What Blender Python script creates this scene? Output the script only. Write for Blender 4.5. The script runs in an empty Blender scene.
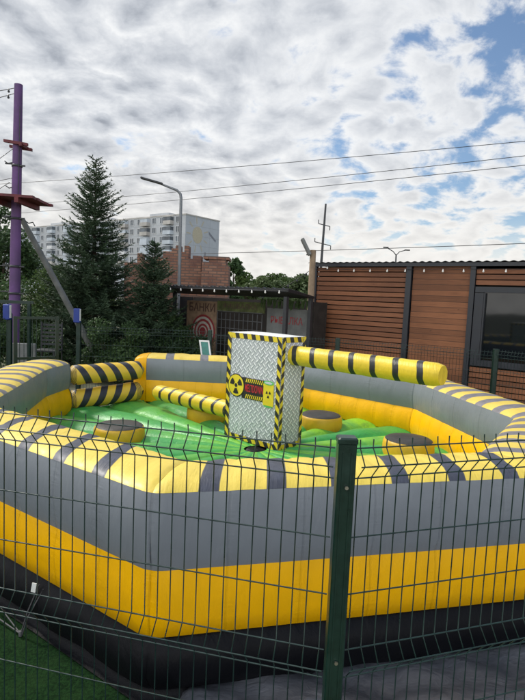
import bpy, math, random
from mathutils import Vector, Matrix, noise
R_ = math.radians
S = bpy.context.scene
C = S.collection

# ------------------------------------------------------------------ camera
cam_d = bpy.data.cameras.new('camera'); cam = bpy.data.objects.new('camera', cam_d); C.objects.link(cam)
cam_d.sensor_fit = 'VERTICAL'; cam_d.sensor_height = 36.0; cam_d.sensor_width = 27.0
cam_d.lens = 530.0/700.0*36.0
cam_d.clip_start = 0.05; cam_d.clip_end = 3000
cam.matrix_world = Matrix.Translation((0, 0, 2.0)) @ Matrix.Rotation(math.pi/2 + R_(-5.4), 4, 'X') @ Matrix.Rotation(R_(2.5), 4, 'Z')
S.camera = cam
S.render.resolution_x, S.render.resolution_y = 768, 1024
S.view_settings.view_transform = 'Standard'; S.view_settings.look = 'None'
S.view_settings.gamma = 1; S.view_settings.exposure = 0.68; S.view_settings.use_curve_mapping = False

# ------------------------------------------------------------------ node helpers
class NT:
    def __init__(s, tree): s.t = tree
    def node(s, typ, **kw):
        n = s.t.nodes.new(typ)
        for k, v in kw.items(): setattr(n, k, v)
        return n
    def inp(s, sock, v):
        if v is None: return
        if isinstance(v, bpy.types.NodeSocket): s.t.links.new(v, sock)
        else:
            if hasattr(sock.default_value, '__len__') and not hasattr(v, '__len__'): v = (v, v, v)
            if hasattr(v, '__len__') and len(sock.default_value) == 4 and len(v) == 3: v = tuple(v) + (1,)
            sock.default_value = v
    def m(s, op, a, b=None, c=None, clamp=False):
        n = s.node('ShaderNodeMath', operation=op, use_clamp=clamp)
        s.inp(n.inputs[0], a); s.inp(n.inputs[1], b); s.inp(n.inputs[2], c)
        return n.outputs[0]
    def ss(s, x, lo, hi, a=0.0, b=1.0, smooth=True):
        n = s.node('ShaderNodeMapRange', interpolation_type='SMOOTHSTEP' if smooth else 'LINEAR', clamp=True)
        s.inp(n.inputs[0], x); n.inputs[1].default_value = lo; n.inputs[2].default_value = hi
        n.inputs[3].default_value = a; n.inputs[4].default_value = b
        return n.outputs[0]
    def mix(s, f, a, b, typ='MIX'):
        n = s.node('ShaderNodeMix', data_type='RGBA', blend_type=typ, clamp_factor=True)
        s.inp(n.inputs[0], f); s.inp(n.inputs[6], a); s.inp(n.inputs[7], b)
        return n.outputs[2]
    def noise(s, vec, scale, detail=4, rough=.5, dist=0.0):
        n = s.node('ShaderNodeTexNoise')
        if vec is not None: s.inp(n.inputs['Vector'], vec)
        n.inputs['Scale'].default_value = scale; n.inputs['Detail'].default_value = detail
        n.inputs['Roughness'].default_value = rough; n.inputs['Distortion'].default_value = dist
        return n.outputs[0]
    def sep(s, v):
        n = s.node('ShaderNodeSeparateXYZ'); s.inp(n.inputs[0], v); return n.outputs
    def comb(s, x, y, z=0.0):
        n = s.node('ShaderNodeCombineXYZ'); s.inp(n.inputs[0], x); s.inp(n.inputs[1], y); s.inp(n.inputs[2], z); return n.outputs[0]
    def scl(s, v, k):
        n = s.node('ShaderNodeVectorMath', operation='MULTIPLY'); s.inp(n.inputs[0], v); n.inputs[1].default_value = k; return n.outputs[0]
    def obj(s): return s.node('ShaderNodeTexCoord').outputs['Object']
    def uv(s): return s.node('ShaderNodeTexCoord').outputs['UV']
    def geo(s): return s.node('ShaderNodeNewGeometry').outputs['Position']
    def bump(s, h, strength=.3, dist=.01):
        n = s.node('ShaderNodeBump'); s.inp(n.inputs['Height'], h)
        n.inputs['Strength'].default_value = strength; n.inputs['Distance'].default_value = dist
        return n.outputs[0]

# ------------------------------------------------------------------ world: sky with a broken cloud deck
SUN_AZ, SUN_EL = -56.0, 46.0          # azimuth from +Y, positive to +X
W = bpy.data.worlds.new('World'); S.world = W; W.use_nodes = True
W.node_tree.nodes.clear()
w = NT(W.node_tree)
sky = w.node('ShaderNodeTexSky', sky_type='NISHITA', sun_disc=False, sun_elevation=R_(SUN_EL), sun_rotation=R_(SUN_AZ))
sky.air_density = 1.0; sky.dust_density = 0.6; sky.ozone_density = 1.6
dirv = w.node('ShaderNodeTexCoord').outputs['Generated']
dx, dy, dz = w.sep(dirv)
zz = w.m('ADD', w.m('MAXIMUM', dz, 0.0), 0.30)
px = w.m('DIVIDE', dx, zz); py = w.m('DIVIDE', dy, zz)
P = w.comb(px, py, 0.0)
wx = w.m('SUBTRACT', w.noise(P, 2.1, 3, .5), .5); wy = w.m('SUBTRACT', w.noise(w.comb(py, px, 4.2), 2.1, 3, .5), .5)
P2 = w.comb(w.m('ADD', px, w.m('MULTIPLY', wx, .22)), w.m('ADD', py, w.m('MULTIPLY', wy, .22)), 3.7)
big = w.noise(P2, 1.7, 4, .55)
def lumps(v):
    puff = w.noise(v, 12.5, 7, .60, 0)
    cell = w.node('ShaderNodeTexVoronoi', feature='SMOOTH_F1'); w.inp(cell.inputs['Vector'], v); cell.inputs['Scale'].default_value = 11.0
    cell.inputs['Smoothness'].default_value = 0.6
    cells = w.m('SUBTRACT', 1.0, w.m('MULTIPLY', cell.outputs['Distance'], 1.5))
    return w.m('ADD', w.m('MULTIPLY', puff, .62), w.m('MULTIPLY', cells, .26))      # ~.2 .. .7
loc = lumps(P2)
off = w.node('ShaderNodeVectorMath', operation='ADD'); w.inp(off.inputs[0], P2); off.inputs[1].default_value = (-.012, .015, 0)
relief = w.m('SUBTRACT', loc, lumps(off.outputs[0]))       # > 0 on the flanks that face the sun
right = w.ss(w.m('SUBTRACT', dx, w.m('MULTIPLY', dz, -.20)), .18, .66)          # the deck breaks up towards the right
high = w.ss(dz, .12, .30)
brk = w.m('MULTIPLY', right, high)
cov = w.m('SUBTRACT', w.m('ADD', loc, w.m('MULTIPLY', big, .42)), w.m('ADD', w.m('MULTIPLY', brk, .225), w.m('SUBTRACT', .0, w.ss(dx, .25, -.2, 0, .12))))
mask = w.ss(cov, .40, .585)
thick = w.ss(loc, .30, .56)
left = w.ss(w.m('ADD', dx, w.m('MULTIPLY', big, -.4)), .22, -.55)
low = w.ss(dz, .04, .22)
flank = w.ss(relief, -.09, .09, 1.0, 0.0, False)
body = w.m('ADD', w.m('MULTIPLY', thick, .52), w.m('MULTIPLY', flank, .48))
body = w.m('MULTIPLY', body, w.ss(cov, .50, .66, .35, 1.0))
grey = w.m('MULTIPLY', w.m('MULTIPLY', body, w.m('ADD', .46, w.m('MULTIPLY', left, .54))), w.m('ADD', .40, w.m('MULTIPLY', low, .60)))
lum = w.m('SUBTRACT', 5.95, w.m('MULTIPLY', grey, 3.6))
ccol = w.mix(grey, (.975, .99, 1.005), (.89, .97, 1.11))
ccol = w.mix(w.ss(dz, .05, .30, .8, 0.0), ccol, (1.03, 1.0, .945))
cl = w.node('ShaderNodeVectorMath', operation='SCALE'); w.inp(cl.inputs[0], ccol); w.inp(cl.inputs['Scale'], w.m('MULTIPLY', lum, w.ss(dy, .25, -.55, 1.0, 2.25)))   # front-lit clouds behind the camera, boosted to fill the near faces with light
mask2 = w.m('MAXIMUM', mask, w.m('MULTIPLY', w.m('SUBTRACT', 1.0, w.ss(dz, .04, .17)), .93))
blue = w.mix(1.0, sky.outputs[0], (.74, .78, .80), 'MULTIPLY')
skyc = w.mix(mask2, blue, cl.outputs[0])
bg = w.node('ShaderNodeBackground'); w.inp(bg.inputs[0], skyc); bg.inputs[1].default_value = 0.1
wo = w.node('ShaderNodeOutputWorld'); W.node_tree.links.new(bg.outputs[0], wo.inputs[0])

sd = bpy.data.lights.new('sun', 'SUN'); sd.energy = 2.1; sd.angle = R_(9); sd.color = (1, .95, .87)
sun = bpy.data.objects.new('sun', sd); C.objects.link(sun)
az, el = R_(SUN_AZ), R_(SUN_EL)
sdir = Vector((math.sin(az)*math.cos(el), math.cos(az)*math.cos(el), math.sin(el)))
sun.rotation_euler = sdir.to_track_quat('Z', 'Y').to_euler()

# ------------------------------------------------------------------ materials
def material(name):
    m = bpy.data.materials.new(name); m.use_nodes = True
    nt = NT(m.node_tree); b = m.node_tree.nodes['Principled BSDF']
    return m, nt, b
def plain(name, col, rough=.5, metal=0.0, var=.25, vscale=6.0, bump=.0, bscale=40, spec=.5, coord='obj'):
    m, n, b = material(name)
    v = n.obj() if coord == 'obj' else n.geo()
    f = n.noise(v, vscale, 5, .6)
    c2 = tuple(c*(1-var) for c in col); c1 = tuple(min(1, c*(1+var*.6)) for c in col)
    n.inp(b.inputs['Base Color'], n.mix(n.ss(f, .3, .7), c2, c1))
    b.inputs['Metallic'].default_value = metal; b.inputs['Specular IOR Level'].default_value = spec
    n.inp(b.inputs['Roughness'], n.ss(f, .3, .7, max(0, rough-.06), min(1, rough+.06)))
    if bump: n.inp(b.inputs['Normal'], n.bump(n.noise(v, bscale, 4, .6), bump, .01))
    return m
def vinyl(name, col, rough=.36, dirt=.16, stripe=None, duty=.3, wr=.35, seam=False, spec=.4):
    """PVC tarpaulin: faint soiling, fine wrinkles, welded printed stripes taken from UV.x"""
    m, n, b = material(name)
    v = n.geo()
    f = n.noise(v, 2.3, 6, .65, .4)
    g = n.noise(n.scl(v, (1, 1, .25)), 14, 4, .6)
    base = n.mix(n.ss(f, .35, .75), col, tuple(c*(1-dirt) for c in col))
    if stripe:
        u = n.sep(n.uv())[0]
        fr = n.m('FRACT', u)
        k = n.m('MULTIPLY', n.ss(fr, 0, .02), n.ss(fr, duty, duty+.02, 1, 0))
        base = n.mix(k, base, n.mix(n.ss(g, .35, .7), stripe, tuple(c*1.35 for c in stripe)))
    base = n.mix(n.ss(n.noise(v, 30, 3, .7), .62, .8), base, tuple(c*.72 for c in col), 'MIX') if dirt > .2 else base
    n.inp(b.inputs['Base Color'], base)
    n.inp(b.inputs['Roughness'], n.ss(f, .3, .7, rough-.05, rough+.12))
    h = n.m('ADD', n.noise(n.scl(v, (1, 1, .35)), 9, 5, .55, .6), n.m('MULTIPLY', g, .25))
    if seam:
        x_, y_, _ = n.sep(n.uv())
        fr_ = n.m('ABSOLUTE', n.m('SUBTRACT', n.m('FRACT', x_), .5))
        line = n.ss(fr_, .475, .492); near = n.ss(fr_, .33, .49)
        puck = n.noise(n.comb(n.m('MULTIPLY', x_, 1.2), n.m('MULTIPLY', y_, 30)), 1.0, 3, .6, .2)
        h = n.m('ADD', h, n.m('ADD', n.m('MULTIPLY', line, -.35), n.m('MULTIPLY', n.m('MULTIPLY', near, puck), .55)))
        base = n.mix(n.m('MULTIPLY', line, .22), base, tuple(c*.55 for c in col))
        n.inp(b.inputs['Base Color'], base)
    if stripe:
        x_, y_, _ = n.sep(n.uv())
        h = n.m('ADD', h, n.m('MULTIPLY', n.noise(n.comb(n.m('MULTIPLY', x_, 7), n.m('MULTIPLY', y_, 2.5)), 3, 4, .6, .3), .5))
    n.inp(b.inputs['Normal'], n.bump(h, wr, .02))
    b.inputs['Specular IOR Level'].default_value = spec
    b.inputs['Coat Weight'].default_value = .06; b.inputs['Coat Roughness'].default_value = .22
    return m
M = {}
M['cap'] = vinyl('pale_yellow_vinyl', (.74, .56, .09), .5, .16, stripe=(.045, .05, .07), duty=.30)
M['cap_far'] = vinyl('pale_yellow_vinyl_sheen', (.74, .55, .09), .42, .2, stripe=(.15, .14, .15), duty=.42)  # stripes paler: their reflection is painted into the stripe colour
M['cap_back'] = vinyl('pale_yellow_vinyl_rear', (.74, .54, .08), .42, .2, stripe=(.12, .12, .13), duty=.24)
M['grey'] = vinyl('grey_vinyl', (.205, .225, .25), .36, .14, seam=True)
M['yellow'] = vinyl('amber_vinyl', (.90, .46, .0), .38, .12, seam=True, spec=.25)
_bk = M['black'] = vinyl('black_vinyl', (.004, .0043, .006), .44, .1, wr=.5)
_b = _bk.node_tree.nodes['Principled BSDF']; _b.inputs['Specular IOR Level'].default_value = .14; _b.inputs['Coat Weight'].default_value = .0
M['tubeY'] = vinyl('striped_yellow_vinyl', (.80, .52, .05), .4, .14, stripe=(.03, .03, .04), duty=.46)
M['armY'] = vinyl('arm_yellow_vinyl', (.76, .55, .03), .4, .24, stripe=(.022, .022, .024), duty=.25, wr=.6)
M['pod'] = vinyl('pod_yellow_vinyl', (.72, .42, .02), .45, .22)
M['podtop'] = vinyl('pod_black_vinyl', (.042, .038, .034), .55, .3)

def floor_mat():
    m, n, b = material('green_vinyl')
    v = n.geo(); f = n.noise(v, 1.6, 4, .6)
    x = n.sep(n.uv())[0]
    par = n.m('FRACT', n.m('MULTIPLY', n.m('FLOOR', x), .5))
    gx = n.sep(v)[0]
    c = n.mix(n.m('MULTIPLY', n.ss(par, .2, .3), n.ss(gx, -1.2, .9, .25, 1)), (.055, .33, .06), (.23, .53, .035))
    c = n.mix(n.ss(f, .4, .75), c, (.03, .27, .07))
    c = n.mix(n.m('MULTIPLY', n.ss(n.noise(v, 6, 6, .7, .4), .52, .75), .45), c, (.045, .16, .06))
    n.inp(b.inputs['Base Color'], c)
    n.inp(b.inputs['Roughness'], n.ss(f,   .3, .7, .34, .52))
    n.inp(b.inputs['Normal'], n.bump(n.noise(v, 9, 5, .6, .5), .7, .02))
    return m
M['floor'] = floor_mat()

def tread_mat():
    m, n, b = material('printed_tread_plate_vinyl')
    ux, uy, _ = n.sep(n.uv())
    k = 1/.049
    a = n.m('MULTIPLY', n.m('ADD', ux, uy), .7071*k); c = n.m('MULTIPLY', n.m('SUBTRACT', uy, ux), .7071*k)
    par = n.m('FRACT', n.m('MULTIPLY', n.m('ADD', n.m('FLOOR', a), n.m('FLOOR', c)), .5))
    par = n.m('GREATER_THAN', par, .25)
    fa = n.m('SUBTRACT', n.m('FRACT', a), .5); fc = n.m('SUBTRACT', n.m('FRACT', c), .5)
    pm = n.m('ADD', n.m('MULTIPLY', fa, par), n.m('MULTIPLY', fc, n.m('SUBTRACT', 1, par)))
    qm = n.m('ADD', n.m('MULTIPLY', fc, par), n.m('MULTIPLY', fa, n.m('SUBTRACT', 1, par)))
    def bar(off, w_, l_):
        q = n.m('ADD', qm, off)
        return n.m('ADD', n.m('POWER', n.m('DIVIDE', pm, l_), 2.0), n.m('POWER', n.m('DIVIDE', q, w_), 2.0))
    light = n.ss(bar(0.0, .17, .60), .75, 1.05, 1, 0)
    shad = n.ss(bar(.10, .20, .62), .7, 1.1, 1, 0)
    f = n.noise(n.geo(), 3, 5, .6)
    base = n.mix(n.ss(f, .3, .7), (.40, .405, .44), (.50, .505, .54))
    col = n.mix(shad, base, (.13, .16, .18))
    col = n.mix(light, col, (.80, .79, .82))
    n.inp(b.inputs['Base Color'], col)
    b.inputs['Roughness'].default_value = .38
    n.inp(b.inputs['Normal'], n.bump(n.noise(n.scl(n.geo(), (1, 1, .5)), 6, 5, .6, 1.2), .75, .03))
    return m
M['tread'] = tread_mat()
def hazard(name, period, duty=.5):
    m, n, b = material(name)
    x, y, _ = n.sep(n.uv())
    fr = n.m('FRACT', n.m('DIVIDE', n.m('ADD', x, y), period))
    k = n.m('MULTIPLY', n.ss(fr, 0, .06), n.ss(fr, duty, duty+.06, 1, 0))
    f = n.noise(n.geo(), 12, 4, .6)
    n.inp(b.inputs['Base Color'], n.mix(k, n.mix(f, (.82, .62, .03), (.66, .48, .03)), (.025, .024, .024)))
    b.inputs['Roughness'].default_value = .42
    return m
M['hazard'] = hazard('hazard_trim', .122)
M['hazard_small'] = hazard('hazard_ticks', .034, .45)
M['white'] = plain('white_vinyl', (.74, .75, .72), .4, var=.12)
M['sign_yellow'] = plain('sign_yellow', (.78, .60, .03), .42, var=.12)
M['sign_black'] = plain('sign_black', (.02, .02, .02), .42, var=.1)
M['sign_red'] = plain('sign_red', (.55, .03, .04), .42, var=.15)
M['sign_green'] = plain('sign_green', (.12, .50, .12), .42, var=.15)
M['fence'] = plain('dark_green_powder_coat', (.005, .024, .017), .33, var=.25, vscale=20)
M['wire'] = plain('dark_green_wire', (.010, .030, .026), .32, var=.2, vscale=20)
M['steel'] = plain('zinc_bolt', (.45, .43, .38), .35, 1.0)
M['purple'] = plain('purple_paint', (.115, .050, .165), .62, var=.3, vscale=3, bump=.3, bscale=18)
M['maroon'] = plain('maroon_boards', (.14, .022, .028), .65, var=.35, vscale=7, bump=.4, bscale=30)
M['darkmetal'] = plain('dark_metal', (.03, .032, .036), .45, var=.2)
M['rope'] = plain('grey_cable', (.06, .06, .065), .6)
M['cable'] = plain('black_cable', (.018, .018, .02), .6)
M['bulb'] = plain('white_bulb_glass', (.85, .83, .78), .18, var=.05)
M['blue'] = plain('blue_plastic', (.010, .035, .24), .35, var=.15)
M['greybeam'] = plain('weathered_beam', (.17, .175, .17), .7, var=.3, vscale=5)
M['galv'] = plain('galvanised_pole', (.22, .23, .24), .5, .5, var=.15)
M['bark'] = plain('bark', (.06, .042, .03), .9, var=.4, vscale=10, bump=.8, bscale=25)
M['cagegrey'] = plain('grey_wire_grid', (.13, .135, .14), .5)
M['concrete'] = plain('pale_concrete', (.48, .47, .44), .85, var=.15)
def leafmat(name, c1, c2, scale=1.2, trans=.25):
    m, n, b = material(name)
    f = n.noise(n.geo(), scale, 3, .6); g = n.noise(n.geo(), 25, 2, .5)
    col = n.mix(n.ss(n.m('ADD', n.m('MULTIPLY', f, .65), n.m('MULTIPLY', g, .35)), .36, .64), c1, c2)
    n.inp(b.inputs['Base Color'], col); b.inputs['Roughness'].default_value = .6
    b.inputs['Specular IOR Level'].default_value = .25
    tr = n.node('ShaderNodeBsdfTranslucent'); n.inp(tr.inputs[0], col)
    mx = n.node('ShaderNodeMixShader'); mx.inputs[0].default_value = trans
    out = m.node_tree.nodes['Material Output']
    m.node_tree.links.new(b.outputs[0], mx.inputs[1]); m.node_tree.links.new(tr.outputs[0], mx.inputs[2])
    m.node_tree.links.new(mx.outputs[0], out.inputs[0])
    return m
M['needle'] = leafmat('spruce_needles', (.038, .066, .038), (.078, .122, .066), 2.0, .15)
M['leafdark'] = leafmat('dark_leaves', (.032, .064, .024), (.070, .12, .042), 1.5)
M['leafmid'] = leafmat('green_leaves', (.04, .075, .022), (.09, .14, .04), 1.3)
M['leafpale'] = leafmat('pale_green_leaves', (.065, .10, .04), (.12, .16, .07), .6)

def turf_mat():
    m, n, b = material('artificial_turf')
    v = n.geo()
    f = n.noise(v, 60, 4, .7); g = n.noise(v, 5, 3, .6)
    c = n.mix(n.ss(f, .35, .68), (.004, .015, .005), (.012, .040, .011))
    c = n.mix(n.m('MULTIPLY', n.ss(g, .45, .7), .4), c, (.016, .042, .012))
    n.inp(b.inputs['Base Color'], c); b.inputs['Roughness'].default_value = .9; b.inputs['Specular IOR Level'].default_value = .06
    n.inp(b.inputs['Normal'], n.bump(n.noise(v, 150, 3, .7), .6, .012))
    return m
M['turf'] = turf_mat()
M['soil'] = plain('dry_soil_and_grass', (.10, .105, .06), .95, var=.5, vscale=.8, bump=.6, bscale=15, coord='geo')
def tarp_mat():
    m, n, b = material('grey_blue_sheet')
    v = n.geo(); f = n.noise(v, 3, 5, .6)
    n.inp(b.inputs['Base Color'], n.mix(n.ss(f, .3, .7), (.055, .06, .072), (.115, .12, .135)))
    b.inputs['Roughness'].default_value = .42
    n.inp(b.inputs['Normal'], n.bump(n.noise(n.scl(v, (.8, 1.3, 1)), 6, 4, .55, .6), .7, .03))
    return m
M['tarp'] = tarp_mat()
def plank_mat(name, c1, c2, pitch, gap=.06):
    """boards: grain along u (UV.x), board index from UV.y"""
    m, n, b = material(name)
    x, y, _ = n.sep(n.uv())
    row = n.m('FLOOR', n.m('DIVIDE', y, pitch)); fr = n.m('FRACT', n.m('DIVIDE', y, pitch))
    wn = n.node('ShaderNodeTexWhiteNoise', noise_dimensions='1D'); n.inp(wn.inputs['W'], row)
    vec = n.comb(n.m('ADD', n.m('MULTIPLY', x, 1.2), n.m('MULTIPLY', wn.outputs[0], 30)), n.m('MULTIPLY', y, 22), 0)
    g = n.noise(vec, 2.2, 6, .65, .8)
    big = n.noise(n.geo(), 1.1, 3, .6)
    t = n.m('ADD', n.m('MULTIPLY', g, .6), n.m('ADD', n.m('MULTIPLY', wn.outputs[0], .3), n.m('MULTIPLY', n.m('SUBTRACT', big, .5), .5)))
    c = n.mix(n.ss(t, .2, .75), c1, c2)
    knot = n.ss(n.noise(n.comb(n.m('MULTIPLY', x, 3.5), n.m('MULTIPLY', y, 9), wn.outputs[0]), 2.0, 2, .5), .70, .78)
    c = n.mix(n.m('MULTIPLY', knot, .7), c, tuple(q*.35 for q in c1))
    if gap:
        c = n.mix(n.ss(fr, gap, gap+.03, 1, 0), c, tuple(q*.12 for q in c1))
    n.inp(b.inputs['Base Color'], c); b.inputs['Roughness'].default_value = .62
    n.inp(b.inputs['Normal'], n.bump(g, .25, .01))
    return m
M['plank'] = plank_mat('stained_planks', (.135, .048, .017), (.28, .106, .042), .118, .05)
M['slat'] = plank_mat('stained_slats', (.135, .048, .019), (.27, .103, .043), .113, 0)
def brick_mat():
    m, n, b = material('old_red_brick')
    t = n.node('ShaderNodeTexBrick'); n.inp(t.inputs['Vector'], n.uv())
    n.inp(t.inputs['Color1'], (.25, .115, .073)); n.inp(t.inputs['Color2'], (.40, .21, .135)); n.inp(t.inputs['Mortar'], (.15, .105, .085))
    t.inputs['Scale'].default_value = 1; t.inputs['Brick Width'].default_value = .26; t.inputs['Row Height'].default_value = .088
    t.inputs['Mortar Size'].default_value = .016; t.inputs['Bias'].default_value = -.2
    f = n.noise(n.geo(), 2.5, 5, .6)
    n.inp(b.inputs['Base Color'], n.mix(n.ss(f, .4, .8), t.outputs[0], (.15, .075, .06)))
    b.inputs['Roughness'].default_value = .9
    n.inp(b.inputs['Normal'], n.bump(n.m('ADD', n.m('MULTIPLY', t.outputs['Fac'], -1), n.noise(n.geo(), 20, 4, .6)), .5, .02))
    return m
M['brick'] = brick_mat()
def panel_wall(name, c):
    m, n, b = material(name)
    x, y, _ = n.sep(n.uv())
    def line(v, p, wd): 
        fr = n.m('FRACT', n.m('DIVIDE', v, p)); return n.ss(fr, wd, wd*1.6, 1, 0)
    k = n.m('MAXIMUM', line(x, 3.2, .03), line(y, 2.67, .04))
    f = n.noise(n.geo(), .12, 5, .6)
    base = n.mix(n.ss(f, .3, .7), c, tuple(q*.84 for q in c))
    n.inp(b.inputs['Base Color'], n.mix(n.m('MULTIPLY', k, .5), base, tuple(q*.6 for q in c))); b.inputs['Roughness'].default_value = .85
    return m
M['apt'] = panel_wall('pale_concrete_panels', (.47, .49, .51))
M['apt_end'] = panel_wall('pale_grey_painted_end_wall', (.42, .45, .485))
M['apt_balc'] = plain('balcony_cladding', (.50, .55, .60), .7, var=.15, vscale=.3, coord='geo')
M['apt_balc2'] = plain('balcony_cladding_beige', (.45, .43, .40), .7, var=.2, vscale=.3, coord='geo')
M['apt_glass'] = plain('window_glass_dark', (.11, .13, .15), .2, var=.5, vscale=.35, coord='geo')
M['apt_frame'] = plain('white_window_frame', (.62, .63, .64), .5, var=.08)
M['mural_sun'] = plain('mural_sun_paint', (.44, .40, .30), .85, var=.15)
M['mural_dark'] = plain('mural_dark_paint', (.20, .21, .24), .85)
M['glass'] = None
m, n, b = material('dark_window_glass'); M['glass'] = m
b.inputs['Base Color'].default_value = (.006, .008, .010, 1); b.inputs['Roughness'].default_value = .04; b.inputs['IOR'].default_value = 1.5
n.inp(b.inputs['Normal'], n.bump(n.noise(n.geo(), 1.3, 2, .5), .06, .02))
M['frame'] = plain('anthracite_frame', (.018, .021, .028), .4, var=.15)
M['roofmetal'] = plain('black_corrugated_metal', (.016, .017, .019), .45, var=.25)
M['darkwood'] = plain('dark_boards', (.028, .022, .018), .8, var=.4)
M['tanwood'] = plain('weathered_tan_wood', (.30, .215, .14), .8, var=.3, vscale=4)
M['ply'] = plain('plywood_sign', (.34, .225, .145), .75, var=.3, vscale=5)
M['signbrown'] = plain('dark_lettering', (.10, .055, .045), .7)
M['target_red'] = plain('target_red', (.30, .035, .04), .65)
M['target_white'] = plain('target_white', (.52, .48, .42), .65)
M['muralboard'] = plain('grey_mural_board', (.165, .17, .165), .75, var=.3, vscale=3)
M['teal'] = plain('teal_panel', (.05, .23, .19), .5)
M['olive'] = plain('olive_drape', (.11, .13, .045), .85, var=.5, vscale=6)

# ------------------------------------------------------------------ mesh builder
ORG = {}
class MB:
    def __init__(s): s.v = []; s.f = []; s.uv = []; s.mi = []; s.sm = []
    def add(s, verts, faces, uvs=None, mi=0, smooth=False):
        o = len(s.v); s.v += [tuple(p) for p in verts]
        for i, f in enumerate(faces):
            s.f.append([o+j for j in f]); s.uv.append(uvs[i] if uvs else None); s.mi.append(mi); s.sm.append(smooth)
    def quad(s, p, uv=None, mi=0, smooth=False): s.add(p, [list(range(len(p)))], [uv] if uv else None, mi, smooth)
    def box(s, c, size, ex=(1, 0, 0), ey=(0, 1, 0), ez=(0, 0, 1), mi=0, bevel=0.0):
        c = Vector(c); ex, ey, ez = Vector(ex), Vector(ey), Vector(ez); a, b_, d = size[0]/2, size[1]/2, size[2]/2
        if bevel <= 0:
            V = [c+ex*(x*a)+ey*(y*b_)+ez*(z*d) for z in (-1, 1) for y in (-1, 1) for x in (-1, 1)]
            F = [(0, 2, 3, 1), (4, 5, 7, 6), (0, 1, 5, 4), (2, 6, 7, 3), (0, 4, 6, 2), (1, 3, 7, 5)]
            dims = [(0, 1), (0, 1), (0, 2), (0, 2), (1, 2), (1, 2)]
            U = []
            for f, (p, q) in zip(F, dims):
                L = []
                for i in f:
                    r = V[i]-c; t = (r.dot(ex), r.dot(ey), r.dot(ez)); 
                    L.append((t[p]+c.x+c.y, t[q]+(c.z if q == 2 else 0)))
                U.append(L)
            s.add(V, F, U, mi)
        else:
            # prism with chamfered vertical-ish edges along ez and small chamfer on the two ends
            def ring(k, z): return [c+ex*x+ey*y+ez*z for x, y in ((-a+k, -b_), (a-k, -b_), (a, -b_+k), (a, b_-k), (a-k, b_), (-a+k, b_), (-a, b_-k), (-a, -b_+k))]
            def ring2(k, z):
                return [c+ex*x*(1-bevel/max(a, 1e-6))+ey*y*(1-bevel/max(b_, 1e-6))+ez*z for x, y in ((-a+k, -b_), (a-k, -b_), (a, -b_+k), (a, b_-k), (a-k, b_), (-a+k, b_), (-a, b_-k), (-a, -b_+k))]
            rs = [ring2(bevel, -d), ring(bevel, -d+bevel), ring(bevel, d-bevel), ring2(bevel, d)]
            V = [p for r in rs for p in r]; F = []
            for k in range(3):
                for i in range(8): j = (i+1) % 8; F.append((k*8+i, k*8+j, k*8+8+j, k*8+8+i))
            F.append(tuple(range(7, -1, -1))); F.append(tuple(range(24, 32)))
            s.add(V, F, None, mi)
    def tube(s, pts, rad, n=8, mi=0, cap=True, smooth=True, uvk=None):
        pts = [Vector(p) for p in pts]; rings = []; rr = rad if hasattr(rad, '__len__') else [rad]*len(pts)
        up = None; L = 0; Ls = []
        for i, p in enumerate(pts):
            t = (pts[min(i+1, len(pts)-1)]-pts[max(i-1, 0)]).normalized()
            if up is None:
                up = Vector((0, 0, 1)) if abs(t.z) < .9 else Vector((1, 0, 0))
            a = up.cross(t).normalized(); up = t.cross(a).normalized()
            if i: L += (p-pts[i-1]).length
            Ls.append(L)
            rings.append([p+a*(rr[i]*math.cos(2*math.pi*k/n))+up*(rr[i]*math.sin(2*math.pi*k/n)) for k in range(n)])
        V = [q for r in rings for q in r]; F = []; U = []
        for i in range(len(pts)-1):
            for k in range(n):
                j = (k+1) % n; F.append((i*n+k, i*n+j, i*n+n+j, i*n+n+k))
                if uvk: U.append([uvk(Ls[i], k/n), uvk(Ls[i], (k+1)/n), uvk(Ls[i+1], (k+1)/n), uvk(Ls[i+1], k/n)])
        s.add(V, F, U if uvk else None, mi, smooth)
        if cap:
            s.add(rings[0], [tuple(range(n-1, -1, -1))], None, mi); s.add(rings[-1], [tuple(range(n))], None, mi)
    def lathe(s, prof, c, n=16, mi=0, smooth=True):
        c = Vector(c); V = []; F = []
        for r, z in prof: V += [c+Vector((r*math.cos(2*math.pi*k/n), r*math.sin(2*math.pi*k/n), z)) for k in range(n)]
        for i in range(len(prof)-1):
            for k in range(n): j = (k+1) % n; F.append((i*n+k, i*n+j, i*n+n+j, i*n+n+k))
        s.add(V, F, None, mi, smooth)
    def make(s, name, mats, parent=None, origin=None, weld=False):
        mats = mats if isinstance(mats, (list, tuple)) else [mats]
        if parent is not None: org = ORG[parent.name]
        else: org = Vector(origin) if origin else Vector((0, 0, 0))
        me = bpy.data.meshes.new(name)
        me.from_pydata([(p[0]-org.x, p[1]-org.y, p[2]-org.z) for p in s.v], [], s.f)
        for mt in mats: me.materials.append(mt)
        me.polygons.foreach_set('material_index', s.mi); me.polygons.foreach_set('use_smooth', s.sm)
        if any(u for u in s.uv):
            l = me.uv_layers.new(name='UVMap'); flat = []
            for f, u in zip(s.f, s.uv):
                if u:
                    for q in u: flat += [q[0], q[1]]
                else: flat += [0.0, 0.0]*len(f)
            l.data.foreach_set('uv', flat)
        me.update()
        o = bpy.data.objects.new(name, me); C.objects.link(o)
        if parent is not None: o.parent = parent
        else: o.location = org
        ORG[o.name] = org
        return o
def tag(o, label=None, cat=None, group=None, kind=None):
    if label: o['label'] = label
    if cat: o['category'] = cat
    if group: o['group'] = group
    if kind: o['kind'] = kind
    return o
def thing(name, loc, label, cat, group=None):
    o = bpy.data.objects.new(name, None); C.objects.link(o); o.location = loc; o.empty_display_size = .2
    ORG[o.name] = Vector(loc)
    return tag(o, label, cat, group)
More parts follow.
